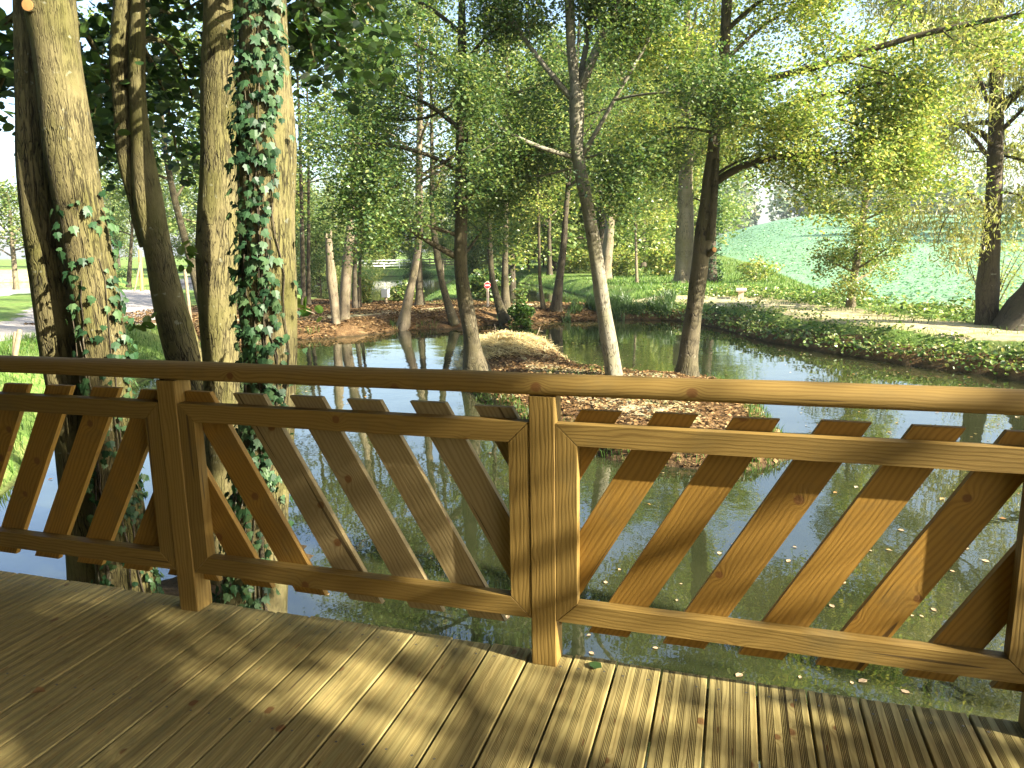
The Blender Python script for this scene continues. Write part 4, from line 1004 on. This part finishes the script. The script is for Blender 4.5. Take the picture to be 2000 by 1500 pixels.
P, d = scatter(16000, (-3, 12), (14, 40), lambda X, Y, h, d, d1, d2, sp, g: (d1 > 2.9) & (d1 < 6) & (d2 > 1.0) & (seg_dist(X, Y, FIELD) > .0) & (wav(X, Y, .8) > -.35), gv)
P[:, 2] += gv.uniform(0, 1, len(P)) * (.25 + .2 * wav(P[:, 0], P[:, 1], 1.3))
tag(link('verge_plants', mesh('verge_plants', [leaves(P, .10, gv, 'fold', .6)], M['herb'], False)), 'nettle verge between the pale path and the field', 'plants', None, 'stuff')
P, d = scatter(42000, (-2, 40), (19, 125), lambda X, Y, h, d, d1, d2, sp, g: (seg_dist(X, Y, FIELD) < -.2) & (g.uniform(size=X.shape) < (22 / np.hypot(X, Y)) ** 1.5) & (X / Y < .48), gv)
P[:, 2] += gv.uniform(.02, .22, len(P))
tag(link('field_crop', mesh('field_crop', [leaves(P, .11 + .0016 * np.maximum(0, P[:, 1] - 25), gv, 'quad', .9)], M['crop'], False)), 'low blue green leafy crop covering the field on the hill', 'crop', None, 'stuff')
# grass on the banks
def grassz(n, xr, yr, keep, h, w, label, name='grass', m_='grass', lean=.5):
    P, d = scatter(n, xr, yr, keep, gv)
    tag(link(name, mesh(name, blades(P - [0, 0, .01], h, w, gv, lean), M[m_], False)), label, name.replace('_', ' '), None, 'stuff')
grassz(15000, (-16, -6.6), (3, 16), lambda X, Y, h, d, d1, d2, sp, g: (d1 > .05) & (g.uniform(size=X.shape) < .25 + .75 * (wav(X, Y, 1.2) > -.2)), .16, .012, 'green grass on the near left bank')
grassz(9000, (-19, -8), (26.5, 48), lambda X, Y, h, d, d1, d2, sp, g: (seg_dist(X, Y, PEN2) < 0) & (d > .1), .07, .02, 'bright lawn strip between the two far water channels', 'lawn')
grassz(14000, (-34, 0), (28, 75), lambda X, Y, h, d, d1, d2, sp, g: (d2 > .0) & (d2 < 2.2) & (seg_dist(X, Y, PEN2) > 0) & (Y > 31) , .14, .03, 'rough grass on the banks of the far pond', 'bank_grass')
grassz(7000, (-4.2, 1.2), (6.5, 13), lambda X, Y, h, d, d1, d2, sp, g: (np.abs(sp - .12) < .22) & (wav(X, Y, 2.3) > -.5), .15, .009, 'dark grass fringe on the near edge of the spit', 'grass_fringe')
grassz(2600, (-13.2, -6), (17, 24), lambda X, Y, h, d, d1, d2, sp, g: (d1 > .05) & (d1 < .55) & (wav(X, Y, 1.5, .7) > .25), .28, .014, 'grass tufts at the foot of the brown bank', 'grass_tufts')
grassz(3000, (-5.4, -2.0), (23.4, 27), lambda X, Y, h, d, d1, d2, sp, g: (d1 > -.1) & (d1 < 1.6) & (wav(X, Y, 1.7, .3) > -.1), .55, .022, 'reed like leaves at the corner of the pond', 'reeds', 'reed', .8)
grassz(14000, (-9, 9), (24, 60), lambda X, Y, h, d, d1, d2, sp, g: (d1 > 3.2) & (d2 > 1.2) & (seg_dist(X, Y, FIELD) > .1) & (X > -7) & (g.uniform(size=X.shape) < (27 / np.hypot(X, Y)) ** 1.5), .20, .03, 'sunlit rough grass between the path and the field', 'meadow')
grassz(5000, (-3, 10), (11, 26), lambda X, Y, h, d, d1, d2, sp, g: (d1 > .9) & (d1 < 4.2) & (wav(X, Y, 1.3, .5) + .6 * wav(X, Y, 3.1) > .15), .13, .012, 'patchy grass growing on the pale path of the right bank', 'path_grass')
# fallen leaves and straw
P, d = scatter(15000, (-6.3, 1), (7.5, 18), lambda X, Y, h, d, d1, d2, sp, g: (sp > .0), gv)
P[:, 2] += .012 + gv.uniform(0, .02, len(P))
tag(link('leaf_litter', mesh('leaf_litter', [leaves(P, .062, gv, 'quad', 1.6)], M['litter'], False)), 'brown fallen leaves carpeting the small spit', 'leaf litter', None, 'stuff')
P, d = scatter(26000, (-20, -4), (16, 28), lambda X, Y, h, d, d1, d2, sp, g: (d1 > .0) & (d2 > .2) & (sp < -.5) & (wav(X, Y, 1.1) > -.45), gv)
P[:, 2] += .012 + gv.uniform(0, .03, len(P))
tag(link('leaf_litter', mesh('leaf_litter', [leaves(P, .09, gv, 'quad', 1.6)], M['litter'], False)), 'rusty fallen leaves on the brown bank between the ponds', 'leaf litter', None, 'stuff')
n = 9000
X = gv.normal(-4.7, .55, n); Y = gv.normal(15.2, 1.25, n); sp = -seg_dist(X, Y, SPIT); ok = (sp > -.25) & (Y > 13.4); X, Y = X[ok], Y[ok]
Z = height(X, Y) + gv.uniform(0, .09, len(X))
Z = np.maximum(Z, -.93)
N = np.tile([0, 0, 1.0], (len(X), 1)) + gv.normal(size=(len(X), 3)) * .18; N /= np.linalg.norm(N, axis=1)[:, None]
Uv = np.stack([.8 + .0 * X, -.7 + 0 * X, 0 * X], 1) + gv.normal(size=(len(X), 3)) * .6
LEAF['stalk'] = (np.array([[-.014, -.5, 0], [.014, -.5, 0], [.010, .5, .03], [-.010, .5, .03]]), np.array([[0, 1, 2, 3]]))
sv = leaves(np.stack([X, Y, Z], 1), .30, gv, 'stalk', 1, .4, 0, 0, N, Uv)
mo = tag(link('straw_heap', mesh('straw_heap', [sv], M['straw'], False)), 'heap of pale cut reeds drying on the far end of the spit', 'straw', None, 'stuff')
tw = []
for (u, v, du, dv) in [(1040, 690, 20, -22), (1030, 680, 34, -12), (1045, 697, 28, -25), (1020, 662, 16, -12), (990, 655, 10, -12), (966, 652, 2, -10), (1050, 700, 36, -20), (1025, 668, 30, -30), (1005, 660, 6, -14)]:
    p0 = at(u, v, 15.3); p1 = at(u + du, v + dv, 15.2); mid = (p0 + p1) / 2 + gv.normal(size=3) * .05
    tw += tubep([p0, mid, p1], [.012, .008, .004], 4, 0, False)
    q = (mid + p1) / 2; tw += tubep([q, q + (p1 - p0) * .25 + gv.normal(size=3) * .06], [.006, .003], 3, 0, False)
tag(link('brushwood', mesh('brushwood', tw, M['twig'])), 'dry twigs sticking out of the pale straw heap over the water', 'twigs', None, 'stuff')

# ------------------------------------------------------------------ shrubs
def shrub(name, label, c, size, n, m_, lsize, rng, shape='fold', stems=5):
    root = empty(name, c, label, 'shrub')
    v = rng.normal(size=(n, 3)); v /= np.linalg.norm(v, axis=1)[:, None]; v *= (rng.uniform(.25, 1, n) ** .5)[:, None]
    lum = 1 + .25 * np.sin(v[:, 0] * 5 + 1) * np.sin(v[:, 1] * 4) + .2 * np.sin(v[:, 2] * 7)
    C = np.array(c) + v * lum[:, None] * np.array(size) + [0, 0, size[2] * .85]
    C = C[C[:, 2] > c[2] - .1]
    link('foliage', mesh('foliage', [leaves(C, lsize, rng, shape, .5)], m_, False), root)
    st = []
    for k in range(stems):
        e = np.array([rng.normal() * size[0] * .4, rng.normal() * size[1] * .4, size[2] * 1.2]); st += tubep([np.array(c) - [0, 0, .1], np.array(c) + e * .5 + rng.normal(size=3) * .04, np.array(c) + e], [.02, .014, .005], 5, 0, False)
    link('stems', mesh('stems', st, M['bark_dark']), root)
    return root
gs2 = np.random.default_rng(66)
p = onz(1018, 634, -.95); shrub('ivy_shrub', 'bright green rounded ivy shrub hanging over the water on the brown bank', p, (.40, .35, .40), 1500, M['grass'], .09, gs2)
p = onz(1018, 590, -.6); shrub('elder_bush', 'sparse upright leafy shoots above the rounded ivy shrub', (p[0], p[1], -.6), (.28, .28, .35), 300, M['herb'], .10, gs2)
p = onz(925, 588, -.5); shrub('hazel_bush', 'dark rounded bush on the lawn behind the red sign', (p[0] - .4, p[1] + 3, -.5), (.9, .9, .62), 2600, M['leaf_alder'], .13, gs2)
p = onz(795, 592, -.7); shrub('elder_bush', 'low dark bush right of the white box', (p[0], p[1], -.75), (.7, .6, .5), 1300, M['herb'], .12, gs2)
p = onz(712, 592, -.6); shrub('elder_bush', 'yellow green shoots at the foot of the slender pole trunk', (p[0], p[1], -.6), (.4, .4, .65), 700, M['leaf_light'], .12, gs2)
p = onz(628, 575, -.8); shrub('willow_bush', 'bright feathery willow bush over the far water, behind the broken snag', (p[0] - .5, p[1] + 5, -1.0), (1.9, 1.6, 1.1), 4200, M['leaf_light'], .16, gs2, 'slim')
p = onz(585, 560, -.8); shrub('willow_bush', 'pale hanging willow bush partly hidden by the ivy covered trunk', (p[0] - .5, p[1] + 2, -1.0), (1.5, 1.3, 1.5), 3000, M['leaf_light'], .16, gs2, 'slim')
p = onz(1960, 620, -.4); shrub('willow_bush', 'fine leaved pale bush between the two dark trunks at the right edge', (p[0] + .2, p[1] + 1.5, -.4), (1.0, .8, 1.3), 2600, M['leaf_willow'], .10, gs2, 'slim', 9)
p = onz(75, 545, -.5); shrub('elder_bush', 'round dark green bush on the bank of the left stream', (p[0] - 2, p[1] + 6, -.5), (1.5, 1.5, .9), 1500, M['leaf_alder'], .22, gs2)
p = onz(235, 545, -.5); shrub('elder_bush', 'low shaded bush beside the gravel track behind the leaning trunk', (p[0], p[1], -.5), (1.4, 1.2, .55), 1400, M['leaf_alder'], .16, gs2)
for k, (u, D, lab) in enumerate([(1300, 44, 'sunlit bush between the thick old trunk and the thin young tree'), (1210, 47, 'light bush at the foot of the reddish forked trunk'), (1120, 54, 'leafy bush left of the pale trunk of the spit, across the channel'), (1480, 34, 'hanging pale bush right of the ivy clad trunk, in front of the field')]):
    p = at(u, 540, D); shrub('hazel_bush', lab, (p[0], p[1], gz(p[0], p[1])), (1.5, 1.3, 1.1) if k < 3 else (.9, .8, .6), 2400 if k < 3 else 900, M['leaf_light'], .18 if k < 3 else .12, gs2)
# sprigs growing from the near trunks
for (u, v, D, lab) in [(275, 632, 4.9, 'small twig of lit green leaves beside the leaning leftmost trunk'), (598, 606, 4.6, 'small sprig of lit leaves right of the ivy covered trunk'), (372, 490, 4.9, 'yellow leaved sprig between the dark slanting trunk and the sunlit trunk')]:
    c = at(u, v, D); root = empty('leaf_sprig', c, lab, 'sprig')
    C = c + gs2.normal(size=(8, 3)) * [.045, .045, .04]
    link('foliage', mesh('foliage', [leaves(C, .075, gs2, 'round', .3, .3, 0, .5)], M['grass'], False), root)
    link('twig', mesh('twig', tubep([c + [-.12, 0, .02], c + [-.03, 0, .01], c + [.06, 0, -.02]], [.004, .003, .002], 4), M['twig']), root)

# ------------------------------------------------------------------ small man-made things
# no-entry sign
p = onz(953, 592, -.5); root = empty('no_entry_sign', p, 'round red no entry sign on a pale wooden post beside the far channel', 'sign')
c = at(953, 556, 26.7)
link('post', mesh('post', [boxp((p[0] - .035, p[1] - .03, gz(p[0], p[1]) - .2), (p[0] + .035, p[1] + .04, c[2] + .14), 0, 2)], M['stone'], False), root)
def disc(c, r, th, n=28):
    t = np.linspace(0, 2 * np.pi, n, endpoint=False); f = -FH
    ring = lambda rr, off: np.array(c) + f * off + rr * (np.cos(t)[:, None] * RH + np.sin(t)[:, None] * np.array([0, 0, 1.0]))
    V = np.concatenate([ring(r, 0), ring(r, th), np.array(c)[None] + f * th]); k = np.arange(n)
    return [(V, np.stack([k, (k + 1) % n, (k + 1) % n + n, k + n], 1), 0, None), (V, np.stack([k + n, (k + 1) % n + n, np.full(n, 2 * n)], 1), 0, None)]
dc = np.array([p[0], p[1], c[2]]) - FH * .08
link('disc', mesh('disc', disc(dc, .125, .012), M['red'], False), root)
bw = dc - FH * .0145
bar = np.array([bw + RH * sx * .082 + np.array([0, 0, 1.0]) * sz * .022 - FH * o for o in (0, .004) for sx, sz in ((-1, -1), (1, -1), (1, 1), (-1, 1))])
link('white_bar', mesh('white_bar', [(bar, np.array([[4, 5, 6, 7], [0, 1, 5, 4], [1, 2, 6, 5], [2, 3, 7, 6], [3, 0, 4, 7]]), 0, None)], M['white'], False), root)
tt = np.linspace(0, 2 * np.pi, 28, endpoint=False); V = np.concatenate([dc - FH * .0135 + rr * (np.cos(tt)[:, None] * RH + np.sin(tt)[:, None] * np.array([0, 0, 1.0])) for rr in (.112, .122)]); k = np.arange(28)
link('rim', mesh('rim', [(V, np.stack([k, (k + 1) % 28, (k + 1) % 28 + 28, k + 28], 1), 0, None)], M['white'], False), root)
# white box on a post
p = at(754, 590, 29.0); c = at(753, 573, 29.0); root = empty('post_box', (p[0], p[1], -1.0), 'small white box on a short wooden post at the edge of the far pond', 'box')
link('box', mesh('box', bev_box((c[0] - .135, c[1] - .12, c[2] - .15), (c[0] + .135, c[1] + .12, c[2] + .15), .012, 2), M['white'], False), root)
link('lid', mesh('lid', bev_box((c[0] - .15, c[1] - .135, c[2] + .152), (c[0] + .15, c[1] + .135, c[2] + .175), .006, 0), M['white'], False), root)
link('post', mesh('post', tubep([(p[0], p[1], -1.5), (p[0], p[1], c[2] - .151)], [.06, .055], 10), M['oldwood']), root)
# far rail fence
root = None
fa = at(690, 520, 79); fb = at(960, 520, 79); fz = -.35
root = empty('rail_fence', (fa[0], fa[1], fz), 'low weathered rail fence beyond the far pond', 'fence')
L = np.linalg.norm(fb[:2] - fa[:2]); dirx = (fb - fa) / L; dirx[2] = 0; ang = math.atan2(dirx[1], dirx[0])
nf = int(L / 1.5)
for k in range(nf + 1):
    q = fa + dirx * (L * k / nf)
    link('post', mesh('post', tubep([(q[0], q[1], fz - .4), (q[0], q[1], fz + .95)], [.06, .055], 8), M['white'] if k < 5 else M['oldwood']), root)  # left posts white where the sun falls: light put into the colour
for k, zz in enumerate((.28, .56, .84)):
    off = np.array([dirx[1], -dirx[0], 0]) * .075
    q0 = fa + off; q1 = fb + off
    for (ta_, tb_, mm) in ((0, .42, 'white'), (.4205, 1, 'oldwood')):  # rails split the same way, sunlit stretch coloured white
        A_ = q0 + (q1 - q0) * ta_; B_ = q0 + (q1 - q0) * tb_; u_ = np.array([0, 0, .065]); w_ = np.array([dirx[1], -dirx[0], 0]) * .02
        V = np.array([e + s_ * u_ + t_ * w_ + [0, 0, fz + zz - e[2]] for e in (A_, B_) for s_ in (-1, 1) for t_ in (-1, 1)])
        link('rail', mesh('rail', [(V, np.array([[0, 1, 3, 2], [4, 6, 7, 5], [0, 4, 5, 1], [2, 3, 7, 6], [0, 2, 6, 4], [1, 5, 7, 3]]), 0, None)], M[mm], False), root)
# posts and stakes
def stake(name, label, u0, v0, u1, v1, D, r, m_):
    a, b_ = at(u0, v0, D), at(u1, v1, D); zb = min(a[2], gz(a[0], a[1])) - .2; a = a + (a - b_) * ((a[2] - zb) / max(.2, b_[2] - a[2]))
    tag(link(name, mesh(name, tubep([a, b_, b_ + (b_ - a) / np.linalg.norm(b_ - a) * r * .5], [r, r * .95, r * .6], 10), m_)), label, 'post')
stake('wooden_post', 'weathered stake leaning on the grass at the left edge, beyond the railing', 30, 692, 38, 646, 13.0, .045, M['oldwood'])
stake('wooden_post', 'short second stake close behind the leaning weathered stake', 27, 690, 30, 650, 13.6, .035, M['oldwood'])
stake('wooden_post', 'thin pale stake beside the gravel track, right of the dark slanting trunk', 368, 588, 361, 528, 22, .05, M['oldwood'])
stake('wooden_post', 'orange painted post beside the far end of the gravel track', 276, 545, 273, 490, 38, .09, M['orangewood'])
stake('wooden_post', 'pale prop leaning against the orange post by the track', 267, 546, 274, 510, 37.8, .045, M['oldwood'])
stake('wooden_post', 'brown upright post standing on the lawn strip between far channels', 866, 560, 865, 517, 45, .07, M['oldwood'])
# stone bench
p = onz(1447, 582, -.40); zb = gz(p[0], p[1]); root = empty('stone_bench', (p[0], p[1], zb), 'small pale stone bench beside the sunny path on the far right bank', 'bench')
link('seat', mesh('seat', bev_box((p[0] - .17, p[1] - .6, zb + .26), (p[0] + .17, p[1] + .4, zb + .32), .015, 1), M['stone'], False), root)
for yy in (-.4, .2): link('leg', mesh('leg', [boxp((p[0] - .09, p[1] + yy - .07, zb - .1), (p[0] + .09, p[1] + yy + .07, zb + .259))], M['stone'], False), root)

# ------------------------------------------------------------------ leaves lying about
gl_ = np.random.default_rng(71)
def one_leaf(name, label, c, size, m_, cat='leaf', group=None, curl=.12):
    L, _ = LEAF['fold']; a = gl_.uniform(0, 6.28); s = size * gl_.uniform(.8, 1.2)
    V = L.copy(); V[:, 2] = np.abs(V[:, 0]) * curl * 2 + gl_.normal(size=6) * .03; V *= s
    R2 = np.array([[math.cos(a), -math.sin(a), 0], [math.sin(a), math.cos(a), 0], [0, 0, 1]]); V = V @ R2.T
    st = np.array([[-.02, -.5, .02], [.02, -.5, .02], [.015, -.85, .06], [-.015, -.85, .06]]) * s @ R2.T
    o = link(name, mesh(name, [(V, np.array([[0, 1, 2, 3], [0, 3, 4, 5]]), 0, None), (st, np.array([[0, 1, 2, 3]]), 0, None)], m_, False))
    o.location = Vector([float(q) for q in c]); return tag(o, label, cat, group)
for (u, v) in [(1183, 1137), (1235, 1137), (1552, 1068), (1540, 1095), (1647, 1137), (1625, 1183), (1824, 1190), (1782, 1202), (1800, 1203), (1888, 1071), (1860, 1115), (1563, 1322), (1664, 1333), (1685, 1330), (1768, 1350), (1444, 1318), (1150, 1240), (1155, 1275), (1322, 1172), (1210, 1112), (1470, 1132), (1280, 1265), (1735, 1145), (1925, 1095),
               (1330, 1140), (1405, 1080), (1700, 1075), (1500, 1210), (1590, 1250), (1835, 1265), (1945, 1180), (1660, 1020), (1760, 1035), (1510, 1010), (1240, 980), (1190, 1030), (700, 1140), (640, 1160), (880, 1160), (990, 1205)]:
    c = onz(u, v, ZW + .006); one_leaf('floating_leaf', 'fallen leaf floating on the murky pond water behind the railing', c, gl_.uniform(.028, .055), M['floatleaf'], 'leaf', 'leaves floating on the pond', .06)
n = 700; X = gl_.uniform(-9, 6, n); Y = gl_.uniform(5.5, 22, n); h, d, d1, d2, sp, r, az = height(X, Y, True); ok = (d1 < -.1) & ((X > 0) | (gl_.uniform(size=n) < .35))
tag(link('leaf_scatter', mesh('leaf_scatter', [leaves(np.stack([X, Y, np.full(n, ZW + .008)], 1)[ok], .05, gl_, 'quad', 6.0)], M['floatleaf'], False)), 'scatter of tiny fallen leaves on the open pond', 'leaves', None, 'stuff')
one_leaf('fallen_leaf', 'dark green leaf lying on the deck board right of the middle post', onz(1163, 1300, .008), .045, M['leaf_near'], 'leaf')
one_leaf('fallen_leaf', 'curled brown leaf lying on the shaded deck boards at the left', onz(75, 1352, .01), .05, M['litter'], 'leaf', None, .3)

# ------------------------------------------------------------------ air
m, nt, out = mat('morning_haze'); b = NB(nt)
pv = b.n('ShaderNodeVolumePrincipled'); pv.inputs['Color'].default_value = (.86, .92, 1.0, 1); pv.inputs['Density'].default_value = .0003; pv.inputs['Anisotropy'].default_value = .3
b.l(pv.outputs[0], out.inputs['Volume'])
lo_, hi_ = (-1500, -1000, -6), (1500, 1800, 40)
tag(link('haze', mesh('haze', [boxp(lo_, hi_)], m, False)), 'thin bright haze in the autumn air', 'haze', None, 'stuff')

# ------------------------------------------------------------------ light
w = bpy.data.worlds.new('World'); scene.world = w; w.use_nodes = True; nt = w.node_tree; nt.nodes.clear(); b = NB(nt)
sky = b.n('ShaderNodeTexSky', sky_type='NISHITA', sun_disc=False)
sky.sun_elevation = EL; sky.sun_rotation = AZ; sky.air_density = 1.0; sky.dust_density = 2.2; sky.ozone_density = 1.0
bg = b.n('ShaderNodeBackground'); bg.inputs[1].default_value = .085; b.l(sky.outputs[0], bg.inputs[0])
wo = b.n('ShaderNodeOutputWorld'); b.l(bg.outputs[0], wo.inputs[0])
sd = bpy.data.lights.new('sun', 'SUN'); sd.energy = 5.0; sd.angle = R_(.5); sd.color = (1.0, .92, .76)
so = bpy.data.objects.new('sun', sd); COL.objects.link(so)
so.rotation_euler = Vector([-float(c) for c in SUN]).to_track_quat('-Z', 'Y').to_euler(); so.location = (20, -5, 15)
vs = scene.view_settings
scene.display_settings.display_device = 'sRGB'
vs.view_transform = 'Standard'; vs.look = 'None'; vs.exposure = 2.5; vs.gamma = 1; vs.use_curve_mapping = False
scene.cycles.max_bounces = 8; scene.cycles.diffuse_bounces = 3; scene.cycles.transmission_bounces = 4; scene.cycles.glossy_bounces = 3
scene.cycles.use_denoising = True
scene.cycles.sample_clamp_indirect = 6
